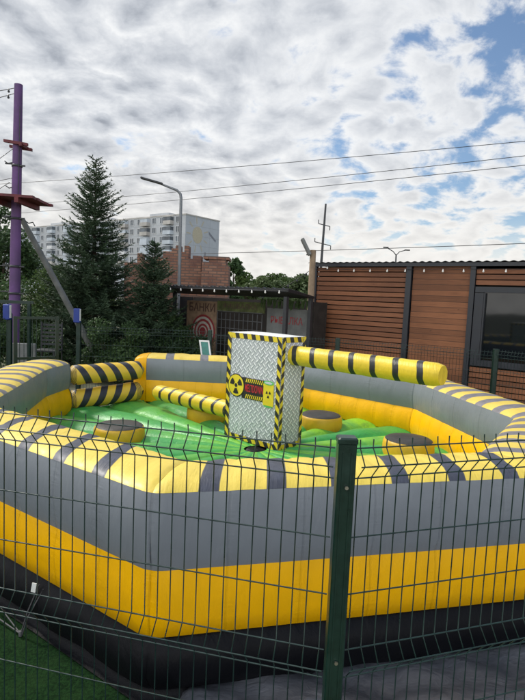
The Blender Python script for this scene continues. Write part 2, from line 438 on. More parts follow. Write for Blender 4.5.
def text_mesh(txt, size):
    cu = bpy.data.curves.new('lettering', 'FONT'); cu.body = txt; cu.size = size; cu.align_x = 'CENTER'; cu.align_y = 'CENTER'; cu.offset = size*.012
    o = bpy.data.objects.new('lettering', cu); C.objects.link(o)
    dg = bpy.context.evaluated_depsgraph_get(); dg.update()
    me = bpy.data.meshes.new_from_object(o.evaluated_get(dg))
    vs = [v.co.copy() for v in me.vertices]; fs = [list(p.vertices) for p in me.polygons]
    bpy.data.objects.remove(o); bpy.data.curves.remove(cu); bpy.data.meshes.remove(me)
    return vs, fs
def put_text(mb, txt, size, c, ex, ez, sx=1.0, sz=1.0, mi=0, shear=0.0):
    vs, fs = text_mesh(txt, size); c, ex, ez = Vector(c), Vector(ex), Vector(ez)
    mb.add([c+ex*(v.x*sx+shear*v.y)+ez*(v.y*sz) for v in vs], fs, None, mi)
def copy_tree(o, parent=None):
    c = o.copy(); C.objects.link(c); c.parent = parent; ORG[c.name] = ORG[o.name]
    for ch in list(o.children): copy_tree(ch, c)
    return c
rnd = random.Random(7)

# ================================================================== SETTING
g = MB(); N_ = 40; ext = 900
g.quad([(-ext, -200, -.012), (ext, -200, -.012), (ext, 1600, -.012), (-ext, 1600, -.012)])
tag(g.make('ground', M['soil']), kind='structure')
t = MB()
t.quad([(-6, -2, -.004), (-.15, -2, -.004), (-.15, 2.2, -.004), (-.30, 2.75, -.004), (-1.75, 3.90, -.004), (-2.5, 4.7, -.004), (-3.0, 7.2, -.004), (-6, 9, -.004)])
tag(t.make('turf', M['turf']), kind='structure')

# ================================================================== INFLATABLE ARENA
T = .48
IN = [(-1.73, 7.90), (.526, 7.875), (1.93, 6.56), (2.245, 4.61), (1.45, 3.40), (-.40, 2.952), (-2.215, 4.225), (-2.585, 6.30), (-2.535, 6.91)]
IN = [Vector((x, y, 0)) for x, y in IN]
CEN = Vector((-.03, 5.45, 0))
def edge_n(a, b_):
    d = (b_-a).normalized(); nn = Vector((-d.y, d.x, 0))   # chain runs clockwise seen from above: left normal = outward
    if nn.dot((a+b_)/2-CEN) < 0: nn = -nn
    return nn
NR = [edge_n(IN[i], IN[i+1]) for i in range(len(IN)-1)]
def mitre(i):
    if i == 0: return NR[0]
    if i == len(IN)-1: return NR[-1]
    a, b_ = NR[i-1], NR[i]; return (a+b_)/(1+a.dot(b_))
MT = [mitre(i) for i in range(len(IN))]
arena = thing('inflatable_arena', (CEN.x, CEN.y, 0), 'big yellow and grey inflatable ring with a striped rim and green floor behind the fence', 'inflatable')
# profiles: (outward offset measured from inner line, z, bulge weight)
PR = {
 'base':  [(T+.035, .004, 0), (T-.05, .014, .2), (T-.005, .06, 1), (T+.03, .13, 1), (T+.034, .20, 1), (T+.012, .27, .8), (T-.02, .315, .4), (T-.05, .34, 0)],
 'lower_out': [(T-.03, .315, 0), (T-.005, .33, .2), (T+.012, .42, 1), (T+.016, .51, 1), (T+.010, .60, 1), (T-.004, .672, .2)],
 'band_out': [(T-.004, .672, .2), (T+.018, .75, 1), (T+.026, .87, 1), (T+.018, .99, 1), (T+.0, 1.062, .3)],
 'cap': [(T+.0, 1.062, .3), (T-.035, 1.088, .6), (T-.10, 1.101, 1), (T-.18, 1.106, 1), (T*.5, 1.106, 1), (.14, 1.101, 1), (.07, 1.089, 1), (.02, 1.070, .6), (.0, 1.052, .3)],
 'band_in': [(.0, 1.052, .3), (-.02, .98, 1), (-.028, .89, 1), (-.02, .80, 1), (.0, .725, .3)],
 'lower_in': [(.0, .725, .3), (-.035, .66, 1), (-.05, .57, 1), (-.05, .49, 1), (-.02, .40, .3)],
}
def sweep(mb, prof, i, bul, baff, stripe=None, mi=0, flip=False):
    a, b_ = IN[i], IN[i+1]; ma, mb_ = MT[i], MT[i+1]; nn = NR[i]
    L = (b_-a).length; nb = max(2, round(L/baff)); n = nb*6
    nz = Vector((0, 0, 1)); V = []; U = []
    tl = 0; tls = [0]
    for q in range(1, len(prof)):
        tl += math.hypot(prof[q][0]-prof[q-1][0], prof[q][1]-prof[q-1][1]); tls.append(tl)
    dd = (b_-a).normalized()
    fs = sorted(set([k/n for k in range(n+1)]+[q/L for q in (.015, .03, .05, .075, .1)]+[1-q/L for q in (.015, .03, .05, .075, .1)]))
    n = len(fs)-1
    dprev = (IN[i]-IN[i-1]).normalized() if i > 0 else None
    dnext = (IN[i+2]-IN[i+1]).normalized() if i < len(IN)-2 else None
    RF = .075
    for f in fs:
        base = a.lerp(b_, f); m_ = ma.lerp(mb_, f)
        sb = abs(math.sin(math.pi*nb*f))**.6
        for q, (o, z, wt) in enumerate(prof):
            va, vb = a+ma*o, b_+mb_*o; Lo = (vb-va).length
            p = va.lerp(vb, f); e0, e1x = f*Lo, (1-f)*Lo; nl = nn.copy(); pin = 1.0
            if dprev is not None and e0 < RF:
                t_ = .5+.5*e0/RF; p = (va-dprev*RF)*((1-t_)**2)+va*(2*t_*(1-t_))+(va+dd*RF)*(t_*t_); nl = ma.normalized().lerp(nn, e0/RF).normalized(); pin = 1-math.exp(-e0/.022)
            elif dnext is not None and e1x < RF:
                t_ = .5+.5*e1x/RF; p = (vb+dnext*RF)*((1-t_)**2)+vb*(2*t_*(1-t_))+(vb-dd*RF)*(t_*t_); nl = mb_.normalized().lerp(nn, e1x/RF).normalized(); pin = 1-math.exp(-e1x/.022)
            sA = (va.lerp(vb, f)-a).dot(dd)
            pr = prof[max(q-1, 0)]; nx = prof[min(q+1, len(prof)-1)]
            tx, tz = nx[0]-pr[0], nx[1]-pr[1]; ln = math.hypot(tx, tz) or 1
            onx, onz = tz/ln, -tx/ln       # outward surface normal of the profile
            ecr = min(e0, e1x); pleat = .006*math.exp(-ecr/.16)*noise.noise(Vector((sA*26, z*9+q*.7, i*5)))
            amp = wt*(bul*(sb-.5) + .007*noise.noise(Vector((p.x*3.1, p.y*3.1, z*4))) + .0035*noise.noise(Vector((p.x*11, p.y*11, z*6))) + pleat) - wt*.009*(1-pin)
            p = p + nl*(onx*amp) + nz*(z+onz*amp)
            V.append(p)
            U.append(stripe(sA, L, tls[q], o) if stripe else (f*nb, tls[q]))
    w_ = len(prof); F = []; UU = []
    for k in range(n):
        for q in range(w_-1):
            ids = (k*w_+q, k*w_+q+1, (k+1)*w_+q+1, (k+1)*w_+q); F.append(ids)
            UU.append([U[j] for j in ids])
    mb.add(V, F, UU, mi, True)
PERIOD = .295
def stripe_fn(i):
    def fn(sA, L, tl, o):
        t_ = T-o
        if i == 4: return ((L-sA-.057-.24*t_)/.342+.16+20, tl)     # front right face, counted from the near corner
        if i == 5: return (max(19.64, (sA-.178-.55*t_)/.348+.16+20), tl)       # front left face
        if i == 0: return ((sA-.22-.12*t_)/.52+20, tl)
        return ((sA-.1-.12*t_)/PERIOD+20, tl)
    return fn
NSEG = len(IN)-1
for i in range(NSEG):
    mb = MB(); sweep(mb, PR['lower_out'], i, .004, .30); lw = mb.make('wall_section', M['yellow'], arena)
    mb = MB(); sweep(mb, PR['lower_in'], i, .012, .26); mb.make('inner_wall', M['yellow'], lw)
    mb = MB(); sweep(mb, PR['band_out'], i, .002, .30); mb.make('outer_band', M['grey'], lw)
    mb = MB(); sweep(mb, PR['band_in'], i, .006, .55); mb.make('inner_band', M['grey'], lw)
    mb = MB(); sweep(mb, PR['cap'], i, .008, .15 if i in (4, 5) else .3, stripe_fn(i)); mb.make('striped_rim', M['cap'] if i in (4, 5) else M['cap_back' if i < 2 else 'cap_far'], lw)
    mb = MB(); sweep(mb, PR['base'], i, .014, .45); mb.make('black_skirt', M['black'], lw)
# closed ends of the ring at the entrance
def end_wall(i, matname):
    mb = MB(); base = IN[i]; nn = MT[i]; out = (IN[0]-IN[1]).normalized() if i == 0 else (IN[-1]-IN[-2]).normalized()
    prof = PR['base'][:-1]+PR['lower_out'][1:]+PR['band_out'][1:]+PR['cap'][1:]+PR['band_in'][1:]+PR['lower_in'][1:]+[(0, 0, 0)]
    pts = [base+nn*o+Vector((0, 0, z)) for o, z, _ in prof]
    c = sum(pts, Vector())/len(pts)
    K = 5; D = .20 if i == 0 else .06
    rings = []
    for k in range(K+1):
        a = k/K*math.pi/2; sc = 1-.16*(1-math.cos(a)) if k < K else .84
        rings.append([c+(p-c)*sc+out*(D*math.sin(a)) for p in pts])
    n = len(pts)
    for k in range(K):
        V = rings[k]+rings[k+1]; mb.add(V, [(j, j+1, n+j+1, n+j) for j in range(n-1)], None, 0, True)
    mb.add(rings[-1], [tuple(range(n))], None, 0, False)
    return mb.make('end_wall', M[matname], arena)
end_wall(0, 'yellow'); end_wall(NSEG, 'grey')

# floor: radial air chambers
def poly_r(th):
    d = Vector((math.cos(th), math.sin(th), 0)); best = 9
    pl = IN+[IN[0]]
    for a, b_ in zip(pl[:-1], pl[1:]):
        e = b_-a; den = d.x*(-e.y)+d.y*e.x
        if abs(den) < 1e-9: continue
        w0 = a-CEN; tt = (w0.x*(-e.y)+w0.y*e.x)/den; ss_ = (d.x*w0.y-d.y*w0.x)/den
        if tt > 0 and -1e-6 <= ss_ <= 1+1e-6: best = min(best, tt)
    return best
mb = MB(); NS = 26; NA = NS*8; NRR = 26; V = []; F = []; U = []
for k in range(NA):
    th = 2*math.pi*k/NA; pr = poly_r(th)+.03
    for q in range(NRR+1):
        f = q/NRR; r = .12+(pr-.12)*f
        x = CEN.x+r*math.cos(th); y = CEN.y+r*math.sin(th)
        amp = .095*min(1, f*1.6)
        z = .375+.055*math.exp(-(f*2.6)**2)+amp*abs(math.sin(math.pi*(k/8)))**.55+.02*math.sin(3.1*f+.5)+.012*noise.noise(Vector((x*2.3, y*2.3, 0)))
        V.append((x, y, z))
for k in range(NA):
    j = (k+1) % NA; sec = (k//8)+.5
    for q in range(NRR):
        F.append((k*(NRR+1)+q, k*(NRR+1)+q+1, j*(NRR+1)+q+1, j*(NRR+1)+q)); U.append([(sec, q/NRR)]*4)
mb.add(V, F, U, 0, True)
a, b_ = IN[0], IN[-1]
mb.quad([(a.x, a.y, 0), (b_.x, b_.y, 0), (b_.x, b_.y, .42), (a.x, a.y, .42)], [(2.5, 0)]*4)
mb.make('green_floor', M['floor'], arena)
mb = MB(); mb.lathe([(.0, .435), (.20, .43), (.26, .415), (.28, .36)], (CEN.x+.06, CEN.y+.22, 0), 28)
mb.make('box_shadow_disc', M['black'], arena)  # black base disc, kept as the shadow under the box
# entrance tubes
def ent_tube(z0, z1, r, sg):
    mb = MB(); p0 = Vector((-2.58, 6.98, z0)); p1 = Vector((-1.74, 7.72, z1)); n = 14; pts = []; rr = []
    for k in range(n+1):
        f = k/n; pts.append(p0.lerp(p1, f)); e = min(f, 1-f)
        rr.append(r*min(1, math.sqrt(max(.08, 1-(max(0, .10-e)/.10)**2)))*(1+.03*math.sin(f*17)))
    mb.tube(pts, rr, 20, 0, True, True, lambda L, k: ((L/.225 if .06 < L < 1.04 else 9.7+L*1e-3)+2*sg*k+.35, k))
    return mb.make('entrance_tube', M['tubeY'], arena)
ent_tube(.885, .905, .135, -1); ent_tube(.545, .60, .135, 1)
# round jumping pods
PODS = ((-1.495, 5.57), (-.675, 6.77), (.769, 6.55), (1.589, 5.51))
for px_, py_ in PODS:
    mb = MB(); r = .265
    mb.lathe([(r*.93, .38), (r*1.0, .43), (r*1.02, .50), (r, .565), (r*.95, .592), (r*.9, .598)], (px_, py_, 0), 30)
    pod = mb.make('pod', M['pod'], arena)
    mb = MB(); mb.lathe([(r*.93, .597), (r*.85, .610), (r*.5, .616), (.0, .618)], (px_, py_, 0), 30)
    mb.make('pod_top', M['podtop'], pod)

# ================================================================== SPINNING MACHINE
e1 = Vector((.737, -.676, 0)).normalized(); e2 = Vector((.676, .737, 0)).normalized(); UPV = Vector((0, 0, 1))
Nn = Vector((.200, 5.372, 0)); W1, W2, ZB, ZT = .79, .37, .450, 1.630
cB = Nn-e1*(W1/2)+e2*(W2/2)
mach = thing('spinning_machine', (cB.x, cB.y, ZB), 'tall padded box printed like steel tread plate standing in the middle of the green floor', 'amusement machine')
def face_grid(mb, o, ux, uz, w_, h, nrm, bulge, nu=10, nv=14, u0=0):
    V = []; U = []
    for j in range(nv+1):
        for i in range(nu+1):
            a, b2 = i/nu, j/nv
            p = o+ux*(a*w_)+uz*(b2*h)+nrm*(bulge*(math.sin(math.pi*a)*math.sin(math.pi*b2))**.5+.0)
            V.append(p); U.append((u0+a*w_, b2*h))
    F = []; UU = []
    for j in range(nv):
        for i in range(nu):
            ids = (j*(nu+1)+i, j*(nu+1)+i+1, (j+1)*(nu+1)+i+1, (j+1)*(nu+1)+i); F.append(ids); UU.append([U[k] for k in ids])
    mb.add(V, F, UU, 0, True)
mb = MB(); H = ZT-ZB; zB = UPV*ZB; L0 = Nn-e1*W1
face_grid(mb, L0+zB, e1, UPV, W1, H, -e2, .004)
face_grid(mb, Nn+zB, e2, UPV, W2, H, e1, .012, u0=2)
face_grid(mb, Nn+e2*W2+zB, -e1, UPV, W1, H, e2, .012, u0=4)
face_grid(mb, L0+e2*W2+zB, -e2, UPV, W2, H, -e1, .012, u0=6)
body = mb.make('box_body', M['tread'], mach)
mb = MB(); V = []; nu, nv = 10, 6
for j in range(nv+1):
    for i in range(nu+1):
        a, b2 = i/nu, j/nv
        V.append(L0+e1*(a*W1)+e2*(b2*W2)+UPV*(ZT+.012*(max(0, math.sin(math.pi*a)*math.sin(math.pi*b2)))**.4))
mb.add(V, [(j*(nu+1)+i, j*(nu+1)+i+1, (j+1)*(nu+1)+i+1, (j+1)*(nu+1)+i) for j in range(nv) for i in range(nu)], None, 0, True)
mb.make('box_top', M['white'], mach)
mb = MB(); mb.box(cB+UPV*(ZB-.005), (W1*.9, W2*.84, .05), e1, e2, UPV); mb.make('box_base', M['black'], mach)
# hazard trim along every edge, a few mm proud
mb = MB(); TW = .052
def strip(o, ux, uz, nrm, u0, u1, v0, v1, along, sgn=1, d=.007, ph=0):
    o = o+nrm*d; p = [o+ux*u0+uz*v0, o+ux*u1+uz*v0, o+ux*u1+uz*v1, o+ux*u0+uz*v1]
    uvs = []
    for (uu, vv) in ((u0, v0), (u1, v0), (u1, v1), (u0, v1)):
        uvs.append((vv+ph, sgn*(uu-u0)*1.0) if along == 'z' else (uu+ph, sgn*(vv-v0)*1.0))
    mb.quad(p, uvs)
for (o, ux, nrm, w_) in ((L0, e1, -e2, W1), (Nn, e2, e1, W2), (Nn+e2*W2, -e1, e2, W1), (L0+e2*W2, -e2, -e1, W2)):
    first = nrm == -e2
    tw2 = TW if first else .045
    strip(o+zB, ux, UPV, nrm, 0, tw2, 0, H, 'z', -1 if not first else 1)
    strip(o+zB, ux, UPV, nrm, w_-tw2, w_, 0, H, 'z', -1 if not first else 1, d=.014 if not first else .007, ph=0 if first else .05)
    strip(o+zB, ux, UPV, nrm, tw2, w_-tw2, H-.058, H-.002, 'x', 0.35, d=.0072)
    strip(o+zB, ux, UPV, nrm, tw2, w_-tw2, 0, .055, 'x', 0.6, d=.0072)
mb.make('hazard_trim', M['hazard'], mach)
# printed emblem: dark plate, red word, radiation disc and barrel
def onf(k, z, d): return Nn-e1*k-e2*d+UPV*z
mb = MB()
mb.quad([onf(.545, .925, .009), onf(.20, .925, .009), onf(.20, 1.155, .009), onf(.545, 1.155, .009)])
emb = mb.make('emblem_plate', M['sign_black'], mach)
for zz0, zz1 in ((1.105, 1.148), (.932, .975)):
    mb = MB()
    for k in range(10):
        u0 = .49-k*.0285
        mb.quad([onf(u0, zz0, .011), onf(u0-.013, zz0, .011), onf(u0-.029, zz1, .011), onf(u0-.016, zz1, .011)])
    mb.make('warning_ticks', M['sign_yellow'], emb)
mb = MB(); put_text(mb, 'MELTDOWN', .1, onf(.362, 1.04, .012), e1, UPV, .47, 1.15)
mb.make('lettering', M['sign_red'], emb)
def disc(mb, k0, z0, rx_, rz_, d, mi, n=32, a0=0, a1=2*math.pi, r0=0):
    pts = [onf(k0-rx_*math.cos(a0+(a1-a0)*i/n), z0+rz_*math.sin(a0+(a1-a0)*i/n), d) for i in range(n+1)]
    if r0 == 0: mb.quad([onf(k0, z0, d)]+pts, None, mi)
    else:
        q = [onf(k0-rx_*r0*math.cos(a0+(a1-a0)*i/n), z0+rz_*r0*math.sin(a0+(a1-a0)*i/n), d) for i in range(n+1)]
        mb.add(pts+q, [(i, i+1, n+2+i, n+1+i) for i in range(n)], None, mi)
mb = MB(); kc, zc, rr_ = .632, 1.052, .128
disc(mb, kc, zc, rr_, rr_, .011, 1, 40); disc(mb, kc, zc, rr_*.92, rr_*.92, .0135, 0, 40)
disc(mb, kc, zc, rr_*.17, rr_*.17, .016, 1, 16)
for a in (30, 150, 270): disc(mb, kc, zc, rr_*.74, rr_*.74, .016, 1, 10, R_(a-26), R_(a+26), .36)
mb.make('radiation_disc', [M['sign_yellow'], M['sign_black']], emb)
mb = MB(); kb, zb, bw, bh = .150, 1.022, .072, .118
mb.quad([onf(kb+bw, zb-bh, .013), onf(kb-bw, zb-bh, .013), onf(kb-bw, zb+bh, .013), onf(kb+bw, zb+bh, .013)], None, 0)
disc(mb, kb, zb+bh, bw, .024, .015, 1); disc(mb, kb, zb-bh, bw, .024, .0145, 1)
disc(mb, kb, zb+bh, bw*.75, .013, .017, 2, 20)
mb.quad([onf(kb+bw, zb-bh-.004, .0158), onf(kb-bw, zb-bh-.004, .0158), onf(kb-bw, zb-bh+.03, .0158), onf(kb+bw, zb-bh+.03, .0158)], None, 0)
for a in (30, 150, 270): disc(mb, kb, zb+.0, .034, .042, .017, 3, 8, R_(a-26), R_(a+26), .34)
mb.make('barrel_print', [M['sign_yellow'], M['sign_green'], M['apt_balc'], M['sign_black']], emb)
# arms
def arm(p0, dirv_, length, r, period, phase):
    mb = MB(); p0 = Vector(p0); d = Vector(dirv_).normalized(); n = 26; NSID = 8
    up = UPV; side = d.cross(up).normalized(); V = []; rings = []
    for k in range(n+1):
        f = k/n; e = (1-f)*length
        sc = 1.0 if e > .05 else .80+.2*math.sqrt(max(0, 1-((.05-e)/.05)**2))
        sc *= 1+.018*math.sin(f*length/period*2*math.pi)
        ring = []
        for q in range(NSID*3):
            a = 2*math.pi*(q+.5)/(NSID*3); oc = math.cos(math.pi/NSID)/math.cos(((a+math.pi/NSID) % (2*math.pi/NSID))-math.pi/NSID)
            rad = r*sc*(.45+.55*oc)*1.02
            ring.append(p0+d*(f*length)+side*(rad*math.cos(a))+up*(rad*math.sin(a)))
        rings.append(ring)
    m_ = NSID*3; V = [p for r2 in rings for p in r2]; F = []; U = []
    def uu(k, q):
        a = 2*math.pi*(q+.5)/m_; z = math.sin(a)
        return ((k/n*length-phase)/period + .16*max(0, z-.30)/.7+10, 0)
    for k in range(n):
        for q in range(m_):
            j = (q+1) % m_; F.append((k*m_+q, k*m_+j, (k+1)*m_+j, (k+1)*m_+q)); U.append([uu(k, q), uu(k, q+1), uu(k+1, q+1), uu(k+1, q)])
    mb.add(V, F, U, 0, True)
    mb.add(rings[-1], [tuple(range(m_-1, -1, -1))], [[(10.6, 0)]*m_], 0)
    return mb.make('sweeper_arm', M['armY'], mach)
arm(Nn+e2*(W2/2)-e1*.02+UPV*1.44, Vector((1.533, 4.349, 0))-(Nn+e2*(W2/2)), 1.66, .103, .232, .08)
arm(L0+e2*(W2/2)+e1*.02+UPV*.70, Vector((-1.47, 7.14, 0))-(L0+e2*(W2/2)), 1.57, .10, .205, .12)

# ================================================================== FRONT WIRE MESH FENCE
PA, PB, PC = Vector((-2.152, 2.267, 0)), Vector((.289, 1.700, 0)), Vector((2.667, 2.470, 0))
FT = 1.545
def mesh_panel(p0, p1, top, bottom, wire_r, folds, rows, toward, pitch=.05, spikes=True, fine=True):
    """welded 3D panel: vertical wires kinked at the folds, horizontal wires in front of them"""
    mb = MB(); d = (p1-p0); L = d.length; d.normalize(); nrm = Vector((-d.y, d.x, 0))
    if nrm.dot(toward) < 0: nrm = -nrm
    n = int(L/pitch); off = (L-n*pitch)/2; FD = .040
    prof = [(top+.028 if spikes else top, 0)]
    for (a, b_, c_) in folds: prof += [(a, 0), (b_, FD), (c_, 0)]
    prof += [(bottom, 0)]
    for k in range(n+1):
        s_ = off+k*pitch
        jit = [rnd.gauss(0, .0011) for _ in prof]
        pts = [p0+d*(s_+jit[q])+nrm*(o+jit[-1-q]*.8)+Vector((0, 0, z)) for q, (z, o) in enumerate(prof)]
        mb.tube(pts, wire_r, 5 if fine else 4, 0, True)
    for z, o in rows:
        mb.tube([p0+nrm*(o+wire_r*1.6)+Vector((0, 0, z)), p1+nrm*(o+wire_r*1.6)+Vector((0, 0, z))], wire_r*1.12, 6 if fine else 4)
    return mb
FOLDS = [(1.525, 1.475, 1.425), (.822, .772, .722), (.120, .070, .020)]
ROWS = [(1.527, 0), (1.475, .040), (1.425, 0), (1.222, 0), (1.022, 0), (.822, 0), (.772, .040), (.722, 0), (.522, 0), (.322, 0), (.120, 0), (.07, .040), (.02, 0)]
fence = thing('mesh_fence', (PB.x, PB.y, 0), 'dark green welded wire mesh fence with a green post right in front of the camera', 'fence')
toward = Vector((0, -1, 0))
for a, b_ in ((PA, PB), (PB, PC)):
    d = (b_-a).normalized()
    mesh_panel(a+d*.036, b_-d*.036, FT-.018, 0.0, .0023, FOLDS, ROWS, toward).make('wire_panel', M['wire'], fence)
for p, rz in ((PB, R_(2.0)), (PA, R_(-13)), (PC, R_(18))):
    ex = Vector((math.cos(rz), math.sin(rz), 0)); ey = Vector((-math.sin(rz), math.cos(rz), 0))
    mb = MB(); mb.box(p+Vector((0, 0, .775)), (.060, .05, 1.55), ex, ey, UPV, 0, .004)
    # pressed grooves along the faces of the post
    for sx in (-.014, .014): mb.box(p+ex*sx-ey*.0262+Vector((0, 0, .77)), (.005, .003, 1.5), ex, ey, UPV)
    post = mb.make('post', M['fence'], fence)
    mb = MB(); mb.box(p+Vector((0, 0, 1.556)), (.066, .056, .024), ex, ey, UPV, 0, .005); mb.make('post_cap', M['fence'], post)
    for z in (1.405, .80, .22):
        mb = MB(); o = p-ey*.0275+ex*.002+Vector((0, 0, z)); mb.tube([o, o-ey*.006], .0065, 8); mb.make('bolt', M['steel'], post)

# ================================================================== GROUND SHEET under the fence, right
mb = MB(); nx, ny = 70, 40; V = []
for j in range(ny+1):
    for i in range(nx+1):
        u, v = i/nx, j/ny
        x = -.34+u*3.4; y0 = 1.25; y1 = 2.60+.235*(x+.34)
        y = y0+(y1-y0)*v; p = Vector((x*2.2, y*4.5, 1.3))
        z = .006+.075*abs(noise.noise(p))+.030*abs(noise.noise(p*2.7))
        if i in (0, nx) or j in (0, ny): z = .002
        V.append((x, y, z))
mb.add(V, [(j*(nx+1)+i, j*(nx+1)+i+1, (j+1)*(nx+1)+i+1, (j+1)*(nx+1)+i) for j in range(ny) for i in range(nx)], None, 0, True)
tag(mb.make('ground_sheet', M['tarp'], None, (1.3, 2, 0)), 'crumpled grey blue plastic sheet on the ground under the wire fence', 'plastic sheet')
# anchor strap with white tag at the left wall
strp = thing('anchor_strap', (-1.33, 2.90, 0), 'thin dark anchor strap with a small white tag at the foot of the black skirt', 'strap')
mb = MB()
mb.tube([(-1.235, 2.93, .30), (-1.295, 2.91, .14), (-1.330, 2.905, .012)], .004, 6); mb.tube([(-1.205, 2.92, .28), (-1.285, 2.89, .12), (-1.318, 2.895, .012)], .004, 6)
mb.tube([(-1.330, 2.90, .012), (-1.57, 3.11, .06), (-1.70, 3.20, .14)], .0045, 6); mb.tube([(-1.330, 2.90, .012), (-1.50, 3.01, .02), (-1.75, 3.17, .05)], .0045, 6)
mb.lathe([(.0, .03), (.012, .03), (.012, 0)], (-1.330, 2.90, 0), 8)
mb.make('strap', M['rope'], strp)
mb = MB(); mb.box((-1.252, 2.895, .30), (.030, .004, .055), (.95, -.3, 0), (.3, .95, 0), Vector((.15, 0, .99)))
mb.make('tag', M['white'], strp)

# ================================================================== REAR FENCE
RP = [Vector(p) for p in ((-5.2, 6.6, 0), (-3.985, 8.3, 0), (-3.14, 9.0, 0), (-.927, 9.2, 0), (1.317, 9.3, 0), (3.53, 8.0, 0), (5.0, 6.1, 0))]
RT = [1.62, 1.62, 1.58, 1.44, 1.39, 1.415, 1.42]
rf = thing('perimeter_fence', (-.927, 9.2, 0), 'dark green wire mesh fence with square posts running behind the inflatable', 'fence')
for k in range(len(RP)-1):
    if k == 1: continue                     # the gate bay
    a, b_ = RP[k], RP[k+1]; d = (b_-a).normalized(); tp = min(RT[k], RT[k+1])-.03
    rows = [(tp, 0), (tp-.05, .03), (tp-.1, 0)]+[(tp-.1-.2*q, 0) for q in range(1, 6)]+[(.1, 0)]
    mesh_panel(a+d*.035, b_-d*.035, tp, .05, .0024, [(tp-.002, tp-.05, tp-.1)], rows, Vector((0, -1, 0)), .05, True, False).make('wire_panel', M['wire'], rf)
for p, tp in zip(RP, RT):
    mb = MB(); mb.box(p+Vector((0, 0, tp/2)), (.07, .07, tp), bevel=.005); ps = mb.make('post', M['fence'], rf)
    if tp > 1.5:
        mb = MB(); mb.box(p+Vector((-.01, -.05, tp+.02)), (.105, .09, .24), bevel=.012); bx_ = mb.make('blue_box', M['blue'], ps)
        mb = MB(); mb.box(p+Vector((.046, -.06, tp+.03)), (.005, .05, .20)); mb.make('white_edge', M['white'], bx_)
gate = thing('gate', (-3.7, 8.5, 0), 'dark steel gate frame with thin bars between two blue topped posts', 'gate')
mb = MB()
ga, gb = Vector((-3.92, 8.36, 0)), Vector((-3.42, 8.77, 0)); gd = (gb-ga).normalized(); gn = Vector((-gd.y, gd.x, 0))
for p in (ga, gb): mb.box(p+Vector((0, 0, .8)), (.05, .05, 1.55), gd, gn, UPV)
mb.make('gate_frame', M['fence'], gate)
for z in (1.55, .9, .15):
    mb = MB(); mb.box((ga+gb)/2+Vector((0, 0, z)), ((gb-ga).length-.055, .035, .04), gd, gn, UPV); mb.make('rail', M['fence'], gate)
mb = MB()
for k in range(1, 10):
    p = ga.lerp(gb, k/10); mb.tube([p+Vector((0, 0, .17)), p+Vector((0, 0, 1.53))], .005, 5)
mb.make('bar', M['wire'], gate)
hb = MB(); hb.box((-4.25, 8.6, 1.79), (.95, .05, .05), (.95, .3, 0), (-.3, .95, 0)); hb.box((-4.62, 8.48, .9), (.05, .05, 1.8)); hb.box((-3.86, 8.72, .9), (.05, .05, 1.8))
tag(hb.make('portal_frame', M['fence'], None, (-4.25, 8.6, 0)), 'dark green portal frame with a level top bar beside the purple pole', 'frame')
# chair behind the gate
ch = thing('metal_chair', (-4.15, 10.2, 0), 'black slatted metal chair behind the inflatable near the purple pole', 'chair')
def chair():
    cx, cy = -4.15, 10.2
    mb = MB(); mb.box((cx, cy, .85), (.42, .42, .03)); 
    mb.make('seat', M['darkmetal'], ch)
    mb = MB()
    for k in range(6): mb.box((cx-.02, cy+.2+.012*k, .95+.075*k), (.40, .016, .04))
    for s_ in (-1, 1): mb.box((cx-.02+s_*.2, cy+.24, 1.12), (.022, .03, .52))
    mb.make('backrest', M['darkmetal'], ch)
    for sx in (-1, 1):
        for sy in (-1, 1):
            mb = MB(); mb.tube([(cx+sx*.19, cy+sy*.19, .84), (cx+sx*.22, cy+sy*.22, .0)], .014, 6); mb.make('leg', M['darkmetal'], ch)
chair()
bd = MB(); bd.box((-4.35, 9.6, .55), (.42, .06, .95), (.98, .2, 0), (-.2, .98, 0), UPV, 0, .01)
tag(bd.make('grey_board', M['greybeam'], None, (-4.35, 9.6, 0)), 'plain light grey board leaning behind the wire gate at the far left', 'board')
lb = thing('leaning_board', (-1.0, 8.95, .7), 'small teal board with white edges leaning in front of the target sign', 'board')
bz = Vector((-.20, .25, 1)).normalized(); bxv = Vector((1, -.1, 0)).normalized(); byv = bz.cross(bxv)
cc = Vector((-.96, 8.98, 1.05))
mb = MB(); mb.box(cc, (.12, .02, .40), bxv, byv, bz); mb.make('panel', M['teal'], lb)
mb = MB()
for s_ in (-1, 1): mb.box(cc+bxv*(s_*.075), (.026, .032, .46), bxv, byv, bz)
mb.box(cc+bz*.215, (.124, .032, .03), bxv, byv, bz); mb.make('edging', M['white'], lb)
tc = MB()
for sx in (-1, 1):
    for sy in (-1, 1): tc.box((-1.12+sx*.5, 9.5+sy*.22, .43), (.04, .04, .86))
tc.box((-1.12, 9.5, .88), (1.2, .6, .045), bevel=.01)
tag(tc.make('low_table', M['teal'], None, (-1.12, 9.5, 0)), 'dark teal table top showing just above the far rim below the target sign', 'table')

